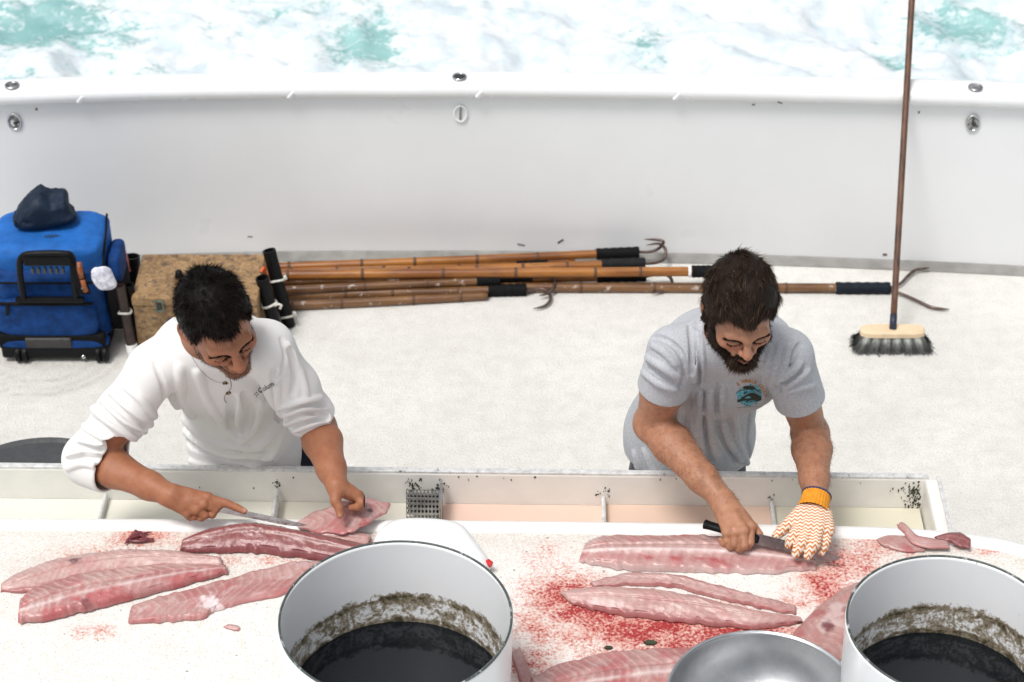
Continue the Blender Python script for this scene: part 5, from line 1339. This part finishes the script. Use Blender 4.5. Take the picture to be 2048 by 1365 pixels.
        grow(parts, v, nrm, m, 90, rng, lambda p, n: n*.8+HM@np.array((0, -.3, -.7))+rng.normal(size=n.shape)*.15, lambda p: rng.uniform(.005, .008, len(p)), .0005, lambda p: np.tile((.008, .006, .005), (len(p), 1)), .1)
    m = (sh > .25) & head & (lip < .3) & (l[:, 1] < .01)
    grow(parts, v, nrm, m, 3600, rng, lambda p, n: n*.8+HM@np.array((0, -.2, -.6))+rng.normal(size=n.shape)*.25, lambda p: rng.uniform(.002, .0065, len(p)), .0004, lambda p: np.array((.03, .016, .009))*rng.uniform(.5, 2, len(p))[:, None], .1)
    a, b, c_ = join(parts); mesh_np('facial_hair', a, b, M_HAIR, root, attrs={'col': c_})
    # ---- shirt
    g = Field((-1.20, 4.02, .78), (-.36, 4.72, 1.50), .0030)
    Mt = np.array(rotm(x=28)); Mt2 = np.array(rotm(x=16))
    g.ell((-.695, 4.535, .88), (.165, .130, .15), None, .04)
    g.ell((-.69, 4.54, .84), (.165, .132, .2), None, .04)
    g.ell((-.70, 4.475, 1.02), (.155, .125, .15), Mt2, .05)
    g.ell((-.73, 4.375, 1.20), (.165, .118, .17), Mt, .05)
    g.ell((-.735, 4.335, 1.30), (.145, .095, .09), Mt, .05)
    g.chain([np.array(SL)+np.array((-.0, .005, 0)), nb+np.array((0, .035, -.03)), np.array(SR)], [.058, .070, .060], .05)
    T = g.F.copy()
    e2 = np.array(EL)+(np.array(WL)-np.array(EL))*.20; SLn, ELn, SRn, ERn = map(np.array, (SL, EL, SR, ER))
    g.chain([SLn, SLn+(ELn-SLn)*.5, ELn+np.array((-.006, 0, 0)), e2, e2+(e2-ELn)*.2], [.062, .063, .062, .059, .057], .03)
    e3 = SRn+(ERn-SRn)*.86
    g.chain([SRn, SRn+(ERn-SRn)*.5, e3, ERn], [.064, .062, .056, .056], .03)
    L_ = []
    def fo(pts, r=.010, h=.006, s=1): L_.append((pts, r, h, s))
    fo([(307, 723), (328, 779), (325, 832), (311, 853)], .006, .003, -1)
    for p in ([(223, 789), (269, 825), (300, 849)], [(205, 803), (248, 842), (288, 862)], [(188, 818), (227, 849), (269, 877)], [(170, 853), (205, 874), (241, 902)], [(160, 880), (196, 892), (232, 908)], [(139, 912), (180, 902), (222, 914)], [(250, 770), (285, 800), (310, 835)], [(136, 935), (165, 925), (205, 935)]): fo(p, .0105, .0075)
    for p in ([(214, 797), (258, 834), (294, 856)], [(178, 838), (215, 862), (255, 888)], [(150, 895), (190, 897), (228, 906)], [(196, 812), (236, 846), (280, 870)], [(137, 923), (172, 913), (214, 924)]): fo(p, .009, .006, -1)
    for p in ([(339, 825), (399, 884), (487, 916), (545, 918)], [(329, 849), (381, 920), (469, 939)], [(473, 790), (474, 820), (468, 850)], [(553, 838), (532, 880), (480, 900)], [(345, 790), (380, 850), (440, 885), (520, 893)], [(560, 855), (545, 905), (500, 930)], [(395, 740), (410, 790), (450, 850)], [(520, 800), (510, 850), (480, 880)], [(360, 730), (362, 790), (385, 830)]): fo(p, .013, .0065)
    for p in ([(350, 870), (410, 905), (500, 925)], [(335, 838), (390, 893), (470, 920), (540, 926)], [(464, 800), (462, 845), (475, 870)], [(490, 790), (500, 830), (488, 870)], [(343, 808), (390, 868), (460, 900), (530, 905)]): fo(p, .011, .005, -1)
    fo([(548, 740), (546, 796), (556, 840)], .007, .007, -1); fo([(558, 740), (554, 790), (560, 828)], .008, .007); fo([(564, 677), (571, 719), (552, 768)], .006, .003, -1)
    for p in ([(567, 831), (610, 814), (652, 822)], [(572, 848), (612, 832), (655, 832)], [(562, 815), (600, 803), (640, 796)], [(575, 690), (600, 740), (612, 790)], [(590, 860), (625, 846), (656, 838)]): fo(p, .009, .007)
    for p in ([(569, 840), (611, 823), (654, 827)], [(564, 823), (604, 808), (646, 808)], [(580, 700), (590, 750), (585, 790)], [(580, 856), (618, 840), (655, 836)]): fo(p, .008, .006, -1)
    g.folds(L_)
    g.shell(.007)
    dW = np.array(WL)-ELn; dW /= np.linalg.norm(dW); g.cut_plane(e2+dW*.012, dW, .10, keep=T)
    dE = ERn-SRn; dE /= np.linalg.norm(dE); g.cut_plane(SRn+(ERn-SRn)*.90, dE, .10, keep=T)
    g.cut_plane((-.70, 4.53, .815), (0, 0, -1), .4)
    g.ell(nb+np.array((.004, -.012, .040)), (.074, .066, .075), np.array(rotm(x=32)), .006, 's')
    v2, q2 = g.mesh(); sh_ = mesh_np('shirt', v2, q2, M_HENLEY, root)
    bv = BVHTree.FromPolygons([Vector(p) for p in v2.tolist()], q2.tolist())
    def strip(pts, r, name, mat, flat=.45, n=40):
        P = []
        for a_, b_, _ in catmull([(x, y, 0) for x, y in pts], n):
            d = V(ray(a_, b_)).normalized(); h = bv.ray_cast(V(CAMP), d)
            if h[0]: P.append(h[0]-d*.0004)
        if len(P) > 3: MB().tube(P, r, 8, flat=1).build(name, mat, sh_, smooth=True)
    strip([(372, 690), (385, 716), (405, 745), (430, 763), (458, 768)], .0010, 'collar_seam', simple('seam_grey', (.50, .49, .48), .9))
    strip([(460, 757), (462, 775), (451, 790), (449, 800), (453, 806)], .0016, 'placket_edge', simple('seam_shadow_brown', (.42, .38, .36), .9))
    mb_ = NT('tortoiseshell_button'); nn = mb_.noise(160, 2); mbt = mb_.set(mb_.ramp(nn, [(.42, (.012, .01, .008)), (.55, (.45, .28, .10)), (.62, (.7, .62, .5))]), .25)
    for px, py in ((450, 766), (457, 786)):
        d = V(ray(px, py)).normalized(); h = bv.ray_cast(V(CAMP), d)
        if h[0]:
            qm = h[1].to_track_quat('Z', 'Y').to_matrix()
            MB().lathe([(.0062, -.001), (.0062, .0016), (.005, .0024), (.003, .0016), (.0001, .0016)], h[0]+h[1]*.0008, 16, M=qm).build('button', mbt, sh_, smooth=True)
    mk = simple('black_print', (.012, .012, .014), .7)
    tv, tf = text_poly('Colum', 1.0, 0, .008)
    wd = max(x for x, y in tv); o0 = (519.5, 788); e0 = (548, 772); a0 = math.atan2(e0[1]-o0[1], e0[0]-o0[0]); scl = math.hypot(e0[0]-o0[0], e0[1]-o0[1])/wd
    pp = [(o0[0]+scl*(x*math.cos(a0)+1.25*y*math.sin(a0)), o0[1]+scl*(x*math.sin(a0)-1.25*y*math.cos(a0))) for x, y in tv]
    decal(bv, pp, tf, 'chest_lettering', mk, sh_)
    dv = []; df = []
    for i in (-1, 1):
        for j in (-1, 1):
            o_ = len(dv); cx, cy = 513+i*1.7+j*1.4, 789.2+i*1.7-j*1.7
            dv += [(cx-1.5, cy+.3), (cx+.3, cy-1.8), (cx+1.5, cy-.3), (cx-.3, cy+1.8)]; df.append([o_, o_+1, o_+2, o_+3])
    decal(bv, dv, df, 'chest_mark', mk, sh_)
    legs(root, (-.69, 4.585, .90), 4.66, M_NAVY, 'shorts', .4, '')
    # dark pocket bulge beside the shirt hem
    h_ = Field((-.66, 4.38, .76), (-.40, 4.68, 1.02), .006); h_.cone((-.595, 4.55, .93), (-.525, 4.52, .84), .05, .075, .02); h_.cone((-.56, 4.54, .95), (-.545, 4.52, .88), .048, .06, .02)
    a_, b_ = h_.mesh(); mesh_np('shorts_pocket', a_, b_, M_NAVY, root)
    # knife
    k = empty('fillet_knife', tuple(Pz(470, 1020, 1.01))); tag(k, 'slim fillet knife in the hand of the man in white', 'knife')
    blade(k, Pz(428, 1017, 1.012), Pz(613, 1051, .992), .017, Pz(386, 1008, 1.022))
man_white_later = man_white
def blade(root, a, b, w, h0, side=None):
    a, b, h0 = V(a), V(b), V(h0); ax = (b-a); L = ax.length; t = ax.normalized()
    up = Vector((0, .35, .94)); up = (up-t*up.dot(t)).normalized(); nn = t.cross(up)
    vs = []; n = 24
    for i in range(n):
        q = i/(n-1); ww = w*(1-.15*q)*(1 if q < .72 else math.sqrt(max(0, 1-((q-.72)/.28)**1.6))); th = .0011*(1-.6*q)
        top = a+ax*q+up*(w*.5)*(1-.25*q*q)-up*(.25*w*q*q); c = top
        vs += [c+nn*th, c-nn*th, c-up*max(ww, .0006)]
    fs = []
    for i in range(n-1):
        o = 3*i
        for u_, v_ in ((0, 1), (1, 2), (2, 0)): fs.append([o+u_, o+v_, o+3+v_, o+3+u_])
    fs += [[0, 1, 2], [3*n-1, 3*n-2, 3*n-3]]
    MB().add(vs, fs).build('blade', simple('knife_steel', (.50, .51, .52), .22, .2, 60, metal=1), root)
    m = MB(); P = catmull([h0, h0+(a-h0)*.15, h0+(a-h0)*.5, h0+(a-h0)*.85, a+t*.004], 18)
    m.tube(P, list(np.interp(np.linspace(0, 1, 18), [0, .06, .2, .6, .9, 1], [.009, .0145, .0125, .0115, .0135, .010])), 12, flat=.75).build('handle', M_blk, root, smooth=True)
man_white()

# ------------------------------------------------------------------ the man in the grey T-shirt
def man_grey():
    root = empty('person', (.50, 4.6, 0)); tag(root, 'bearded man in grey T-shirt and one orange glove, cutting the wide fillet', 'person')
    SL, EL, WL = (.392, 4.245, 1.345), (.352, 4.285, 1.098), Pz(1444, 1000, 1.043)
    SR, ER, WR = (.665, 4.245, 1.335), (.748, 4.285, 1.068), Pz(1632, 996, 1.062)
    nb = np.array((.535, 4.24, 1.40)); HC = np.array(Py(1481, 620, 4.135)); HM = head_frame(7, 25, -3); HS = .945
    f = Field((.27, 3.88, .97), (.84, 4.50, 1.70), .0023)
    f.ell((.535, 4.38, 1.22), (.12, .085, .16), np.array(rotm(x=28)), .03)
    f.cone(np.array(SL)+np.array((.06, .02, .0)), np.array(SR)+np.array((-.06, .02, 0)), .045, .045, .04)
    add_head(f, HC, HM, HS, nb, nose=1.0, nz=.006, nw=.84)
    arm(f, SL, EL, WL, 1.06, .0285); arm(f, SR, ER, WR, 1.0, .0280)
    hand(f, WL, PX([(1501, 1055, 1.026), (1487, 1062, 1.029), (1471, 1065, 1.024), (1455, 1065, 1.016)]),
         [PX([(1500, 1085, 1.006), (1494, 1094, .993), (1484, 1088, .990)]), PX([(1488, 1092, 1.004), (1478, 1098, .991), (1470, 1090, .99)]), PX([(1469, 1089, 1.002), (1461, 1095, .990), (1454, 1086, .99)]), PX([(1454, 1083, 1.0), (1448, 1088, .990), (1442, 1080, .99)])],
         PX([(1466, 1022, 1.036), (1492, 1040, 1.024), (1508, 1056, 1.014), (1519, 1069, 1.008)]), rf=.0102, rw=.027)
    GW = WR; gm = PX([(1602, 1047, 1.036), (1618, 1051, 1.042), (1637, 1054, 1.042), (1654, 1059, 1.034)])
    gf = [PX([(1590, 1068, 1.030), (1582, 1081, 1.016), (1578, 1090, 1.004)]), PX([(1607, 1083, 1.026), (1597, 1097, 1.010), (1592, 1107, .999)]), PX([(1630, 1087, 1.026), (1621, 1101, 1.010), (1616, 1112, .998)]), PX([(1652, 1083, 1.018), (1647, 1095, 1.006), (1643, 1105, .996)])]
    gt = PX([(1604, 1027, 1.050), (1580, 1046, 1.032), (1565, 1060, 1.016), (1553, 1072, 1.004)])
    hand(f, WR, gm, gf, gt, rf=.0082, rw=.024)
    v, q = f.mesh(); nrm = vnormals(v, q); l = to_local(v, HC, HM, HS)
    base = (.43, .215, .128); col, head = colour_body(v, l, base, (.48, .20, .16))
    # sun-reddened forearms, small cut on the knuckle
    w_ = np.exp(-((np.linalg.norm(v-Pz(1468, 1059, 1.036), axis=1))/.0035)**2)[:, None]; col = col*(1-.8*w_)+np.array((.75, .35, .32))*.8*w_
    vein = sstep(.56, .7, fbm(v*np.array((50, 50, 25)), 3))[:, None]*(v[:, 2] < 1.2)[:, None]; col = col*(1-.16*vein)
    mesh_np('body', v, q, M_SKIN, root, attrs={'col': col})
    rng = np.random.RandomState(2); parts = []
    tb = [(0, .066), (18, .068), (34, .074), (48, .064), (60, .035), (72, -.0), (82, -.05), (93, -.045), (98, .012), (112, .0), (128, -.05), (150, -.07), (180, -.075)]
    hd = hairline(l, tb, .006); hd = np.where(head | ((l[:, 2] > -.08) & (np.abs(l[:, 0]) < .085) & (l[:, 1] > -.1) & (l[:, 1] < .13)), hd, -1)
    ear = (np.abs(l[:, 0]) > .0745) & (l[:, 2] < .018); hd = np.where(ear, -1, hd)
    dark = np.array((.033, .0205, .0145)); cap(parts, v, q, nrm, hd, .012, dark*.5, rng)
    crown = np.array((.0, .11, .07))
    def dirf(pick, n):
        lp = l[pick]; t = lp-crown; t = t-(t*(n@HM)).sum(1)[:, None]*(n@HM); t /= np.linalg.norm(t, axis=1)[:, None]+1e-6
        fl = np.stack([fbm(lp*34+k*9, 2)-.5 for k in range(3)], -1)*2.2
        near = np.exp(-((lp-crown)**2).sum(1)/.05**2)[:, None]
        return n*(.26+.18*near)+(t@HM.T)*.95+(fl@HM.T)*1.1+rng.normal(size=n.shape)*.10
    def lenf(pick): return np.interp(l[pick][:, 2], [-.07, -.02, .03, .12], [.008, .018, .026, .033])*rng.uniform(.6, 1.15, len(pick))
    def colf(pick):
        k = rng.uniform(.4, 1.6, len(pick))[:, None]; k = k+(rng.rand(len(pick), 1) < .10)*1.8; return dark*k
    grow(parts, v+nrm*(.010*sstep(0, .02, hd))[:, None], nrm, hd > .001, 22000, rng, dirf, lenf, .0008, colf, .14, up=.35)
    a, b, c_ = join(parts); mesh_np('hair', a, b, M_HAIR, root, attrs={'col': c_})
    # beard
    parts = []
    edge = np.interp(np.abs(l[:, 0]), [0, .02, .035, .05, .062, .075], [-.054, -.049, -.074, -.062, -.036, -.008])
    bd = edge-l[:, 2]+.004*(fbm(l*90, 2)-.5)
    lipm = np.exp(-((l[:, 2]+.070)/.0085)**2-(l[:, 0]/.022)**2)*(l[:, 1] < -.08)
    ok = head & (l[:, 1] < .018) & (l[:, 2] > -.135) & (l[:, 2] < .0) & (lipm < .35) & ~((np.abs(l[:, 0]) < .018) & (l[:, 2] > -.050)) & ~((l[:, 1] > -.045) & (np.abs(l[:, 0]) < .035))
    bd = np.where(ok, bd, -1); bcol = np.array((.030, .017, .011)); cap(parts, v, q, nrm, bd, .005, bcol*.5, rng)
    grow(parts, v, nrm, bd > -.001, 17000, rng, lambda p, n: n*.55+HM@np.array((0, -.15, -.8))+rng.normal(size=n.shape)*.28, lambda p: np.interp(l[p][:, 2], [-.12, -.07, -.02], [.018, .012, .008])*rng.uniform(.6, 1.2, len(p)), .0006,
         lambda p: bcol*rng.uniform(.4, 1.5, len(p))[:, None]+np.array((.10, .06, .035))*((np.abs(l[p][:, 0]) < .03)*(rng.rand(len(p)) < .3))[:, None], .25)
    for s in (-1, 1):
        arc = np.interp(np.abs(l[:, 0]), [.010, .03, .05], [.0085, .0125, .0155])
        m = (s*l[:, 0] > .011) & (s*l[:, 0] < .052) & (np.abs(l[:, 2]-arc) < .0034) & (l[:, 1] < -.055) & head
        grow(parts, v, nrm, m, 560, rng, lambda p, n, s=s: n*.2+HM@np.array((s*.9, .2, .05))+rng.normal(size=n.shape)*.2, lambda p: rng.uniform(.005, .009, len(p)), .0006, lambda p: np.tile((.02, .012, .009), (len(p), 1)), .1)
        m = (np.abs(l[:, 0]-s*.031) < .015) & (np.abs(l[:, 2]+.0080) < .0018) & (l[:, 1] < -.07) & head
        grow(parts, v, nrm, m, 90, rng, lambda p, n: n*.8+HM@np.array((0, -.3, -.7))+rng.normal(size=n.shape)*.15, lambda p: rng.uniform(.005, .008, len(p)), .0005, lambda p: np.tile((.015, .01, .008), (len(p), 1)), .1)
    a, b, c_ = join(parts); mesh_np('beard', a, b, M_HAIR, root, attrs={'col': c_})
    # hair on the forearms
    parts = []; E1, W1 = np.array(EL), np.array(WL); E2, W2 = np.array(ER), np.array(WR)
    def near(p0, p1):
        d = p1-p0; t = ((v-p0)@d)/(d@d); r_ = np.linalg.norm(v-p0-t[:, None]*d, axis=1); return (t > .05) & (t < 1.1) & (r_ < .07) & (nrm[:, 2] > -.3)
    for p0, p1, n_ in ((E1, W1, 2400), (E2, W2, 1500)):
        d = (p1-p0)/np.linalg.norm(p1-p0)
        grow(parts, v, nrm, near(p0, p1), n_, rng, lambda p, n, d=d: n*.3+d*.7+rng.normal(size=n.shape)*.3, lambda p: rng.uniform(.006, .013, len(p)), .00026, lambda p: np.tile((.17, .09, .055), (len(p), 1)), .2)
    a, b, c_ = join(parts); tag(mesh_np('arm_hair', a, b, M_HAIR, root, attrs={'col': c_}), kind='stuff')
    # ---- T-shirt
    g = Field((.22, 4.04, .78), (.86, 4.74, 1.50), .0030)
    Mt = np.array(rotm(x=28)); Mt2 = np.array(rotm(x=16))
    g.ell((.475, 4.545, .88), (.165, .130, .15), None, .04)
    g.ell((.470, 4.55, .84), (.170, .135, .2), None, .04)
    g.ell((.482, 4.490, 1.00), (.155, .122, .15), Mt2, .05)
    g.ell((.53, 4.385, 1.20), (.165, .115, .17), Mt, .05)
    g.ell((.535, 4.34, 1.31), (.160, .095, .09), Mt, .05)
    g.chain([np.array(SL), nb+np.array((0, .035, -.03)), np.array(SR)], [.056, .070, .056], .05)
    SLn, ELn, SRn, ERn = map(np.array, (SL, EL, SR, ER))
    T = g.F.copy()
    g.chain([SLn, SLn+(ELn-SLn)*.58], [.063, .066], .03); g.chain([SRn, SRn+(ERn-SRn)*.64], [.062, .064], .03)
    L_ = []
    def fo(pts, r=.010, h=.006, s=1): L_.append((pts, r, h, s))
    for p in ([(1436, 770), (1439, 859), (1473, 925)], [(1410, 785), (1407, 859), (1420, 928)], [(1297, 673), (1326, 678), (1358, 702), (1371, 740), (1362, 773)], [(1603, 689), (1590, 707), (1569, 747), (1553, 785)], [(1380, 790), (1376, 850), (1385, 900)], [(1500, 830), (1495, 880), (1505, 930)]): fo(p, .0075, .0055, -1)
    for p in ([(1446, 775), (1449, 859), (1482, 922)], [(1400, 785), (1398, 850), (1408, 920)], [(1420, 780), (1421, 850), (1437, 925)], [(1520, 830), (1515, 880), (1500, 935)], [(1470, 830), (1475, 880), (1495, 930)], [(1542, 700), (1530, 750), (1525, 800)], [(1385, 650), (1392, 705), (1388, 760)], [(1398, 665), (1403, 715), (1402, 770)], [(1560, 690), (1550, 730), (1542, 770)], [(1290, 900), (1300, 930), (1310, 945)], [(1270, 905), (1275, 930), (1280, 945)], [(1575, 700), (1568, 735), (1556, 765)]): fo(p, .009, .005)
    for p in ([(1287, 744), (1318, 768), (1350, 778)], [(1295, 715), (1325, 735), (1356, 755)], [(1600, 726), (1584, 742), (1566, 758)], [(1625, 770), (1600, 775), (1570, 785)], [(1615, 740), (1592, 760), (1568, 775)], [(1305, 690), (1330, 705), (1352, 730)]): fo(p, .009, .006)
    for p in ([(1291, 730), (1322, 752), (1352, 767)], [(1608, 734), (1588, 752), (1567, 766)], [(1392, 660), (1397, 710), (1395, 765)], [(1380, 650), (1385, 705), (1382, 752)]): fo(p, .007, .004, -1)
    L_ = [(p, r, h*1.25, s) for p, r, h, s in L_]; g.folds(L_); g.shell(.006)
    for S_, E_, fr, nx in ((SLn, ELn, .50, -.1), (SRn, ERn, .56, .1)):
        d = E_-S_; d /= np.linalg.norm(d); g.cut_plane(S_+(E_-S_)*fr, d, .10, keep=T)
    g.cut_plane((.48, 4.54, .81), (0, 0, -1), .4)
    g.ell(nb+np.array((0, -.014, .040)), (.078, .070, .080), np.array(rotm(x=32)), .006, 's')
    v2, q2 = g.mesh(); sh_ = mesh_np('t_shirt', v2, q2, M_TEE, root)
    bv = BVHTree.FromPolygons([Vector(p) for p in v2.tolist()], q2.tolist())
    # round chest print
    t = NT('fish_print'); n = t.noise(55, 5, .7, dist=2.0); n2 = t.noise(70, 4, .6, dist=1.5)
    c = t.ramp(n, [(.36, (.004, .012, .012)), (.44, (.012, .10, .16)), (.50, (.03, .38, .52)), (.55, (.30, .62, .70)), (.60, (.02, .22, .36)), (.70, (.01, .02, .02))])
    c = t.mix(t.ramp(n2, [(.58, 0.0), (.64, .8)]), c, (.24, .25, .05)); mp_ = t.set(c, .7)
    cx, cy, rx, ry = 1498, 791, 25, 21; dv = [(cx, cy)]; df = []
    nr, na = 7, 36; rg = random.Random(5); rag = [1+.10*rg.uniform(-1, 1) for _ in range(na)]
    for i in range(1, nr+1):
        for k in range(na):
            a_ = 2*PI*k/na; dv.append((cx+rx*i/nr*math.cos(a_)*rag[k]-3*math.sin(a_)*i/nr, cy+ry*i/nr*math.sin(a_)*rag[k]))
    for k in range(na): df.append([0, 1+k, 1+(k+1) % na])
    for i in range(nr-1):
        for k in range(na): df.append([1+i*na+k, 1+(i+1)*na+k, 1+(i+1)*na+(k+1) % na, 1+i*na+(k+1) % na])
    decal(bv, dv, df, 'chest_print', mp_, sh_)
    fv = [(1474, 803), (1482, 797), (1492, 790), (1503, 786), (1513, 788), (1520, 794), (1524, 800), (1516, 803), (1504, 804), (1492, 802), (1482, 803), (1476, 806)]
    decal(bv, fv, [list(range(12))], 'print_fish', simple('print_dark_green', (.012, .022, .012), .7), sh_, .0022)
    fv = [(1484, 776), (1495, 772), (1506, 773), (1514, 779), (1504, 780), (1493, 780)]
    decal(bv, fv, [list(range(6))], 'print_fish', simple('print_dark_green', (.012, .022, .012), .7), sh_, .0022)
    my = simple('gold_print', (.44, .20, .006), .7)
    word = 'E WABLE GROUP'; tv = []; tf = []
    for i, ch in enumerate(word):
        if ch == ' ': continue
        a_ = R(-128+i*10.6); gv, gf_ = text_poly(ch, 9.6, 0, .03)
        if not gv: continue
        gx = (min(x for x, y in gv)+max(x for x, y in gv))/2; o_ = len(tv)
        bx, by = cx-1+30*math.cos(a_), cy+1+26.5*math.sin(a_); ta = a_+PI/2
        for x, y in gv:
            u_, w2 = (x-gx)*.95, y*1.0
            tv.append((bx+u_*math.cos(ta)+w2*math.sin(ta), by+u_*math.sin(ta)-w2*math.cos(ta)))
        tf += [[o_+k for k in fq] for fq in gf_]
    decal(bv, tv, tf, 'print_lettering', my, sh_)
    tl = [(1474+i*2.2, 815-i*.12+.5*(i % 2)) for i in range(22)]; lv = []; lf = []
    for x, y in tl: o_ = len(lv); lv += [(x, y), (x+1.5, y), (x+1.5, y+1.0), (x, y+1.0)]; lf.append([o_, o_+1, o_+2, o_+3])
    decal(bv, lv, lf, 'print_small_line', simple('grey_print', (.12, .12, .13), .8), sh_)
    # ---- glove
    g = Field((.60, 3.88, .97), (.83, 4.14, 1.12), .0020)
    hand(g, WR, gm, gf, gt, rf=.0136, kf=.003, rw=.0285, pm=1.05, rt=.0140)
    g.cut_plane(np.array(WR)*.62+np.array(gm[1])*.38, np.array(WR)-np.array(gm[1]), .06)
    v3, q3 = g.mesh()
    ax = np.mean(gm, 0)-np.array(WR); ax /= np.linalg.norm(ax); cr = np.array(gm[3])-np.array(gm[0]); cr -= ax*(cr@ax); cr /= np.linalg.norm(cr)
    gu = (v3-np.array(WR))@ax; gv_ = (v3-np.array(WR))@cr; dep_ = (v3-np.array(WR))@np.cross(ax, cr)
    t = NT('grip_glove'); u_ = t.attr('gu').outputs['Fac']; w2 = t.attr('gv').outputs['Fac']
    tri = t.math('PINGPONG', t.math('MULTIPLY', w2, 150), 1.0)
    ph = t.math('ADD', t.math('MULTIPLY', u_, 118), t.math('MULTIPLY', tri, .62))
    li = t.math('PINGPONG', ph, .5)
    msk = t.ramp(li, [(.25, 1.0), (.33, 0.0)]); t.bump(msk, .6, .002)
    n = t.noise(120, 3)
    fill = t.mix(n, (.58, .15, .02), (.68, .26, .06)); mgl = t.set(t.mix(msk, fill, (.82, .75, .64)), .75)
    gl = mesh_np('glove', v3, q3, mgl, root, attrs={'gu': gu, 'gv': gv_})
    # ribbed cuff
    c0 = np.array(WR)*1.10-np.array(gm[1])*.10; c1 = np.array(WR)*.50+np.array(gm[1])*.50; d = c1-c0; Ld = np.linalg.norm(d); d /= Ld
    side = np.cross(d, (0, 0, 1)); side /= np.linalg.norm(side); upv = np.cross(side, d); vs = []; fs = []; n_ = 108; m_ = 12
    for i in range(m_):
        q_ = i/(m_-1); rr = np.interp(q_, [0, .15, .6, 1], [.0345, .0335, .035, .0395])
        for k in range(n_):
            a_ = 2*PI*k/n_; r_ = rr+.0009*(1 if (k % 4) < 2 else -1); p = c0+d*Ld*q_+(side*math.cos(a_)*1.0+upv*math.sin(a_)*.88)*r_; vs.append(p)
    for i in range(m_-1):
        for k in range(n_): fs.append([i*n_+k, i*n_+(k+1) % n_, (i+1)*n_+(k+1) % n_, (i+1)*n_+k])
    MB().add(vs, fs).build('glove_cuff', simple('orange_rib_knit', (.76, .30, .015), .8, .15, 60), gl, smooth=True)
    MB().tube([c0+(side*math.cos(a_)+upv*math.sin(a_)*.88)*.0345 for a_ in np.linspace(0, 2*PI, 41)], .0025, 8).build('cuff_hem', simple('navy_hem', (.03, .035, .12), .8), gl, smooth=True)
    legs(root, (.48, 4.60, .90), 4.67, M_JEAN, 'trousers', 0, '')
    k = empty('fillet_knife', tuple(Pz(1560, 1090, 1.0))); tag(k, 'broad fillet knife with black handle held by the man in grey', 'knife')
    blade(k, Pz(1515, 1079, 1.004), Pz(1683, 1117, .985), .028, Pz(1407, 1048, 1.018))
man_grey()
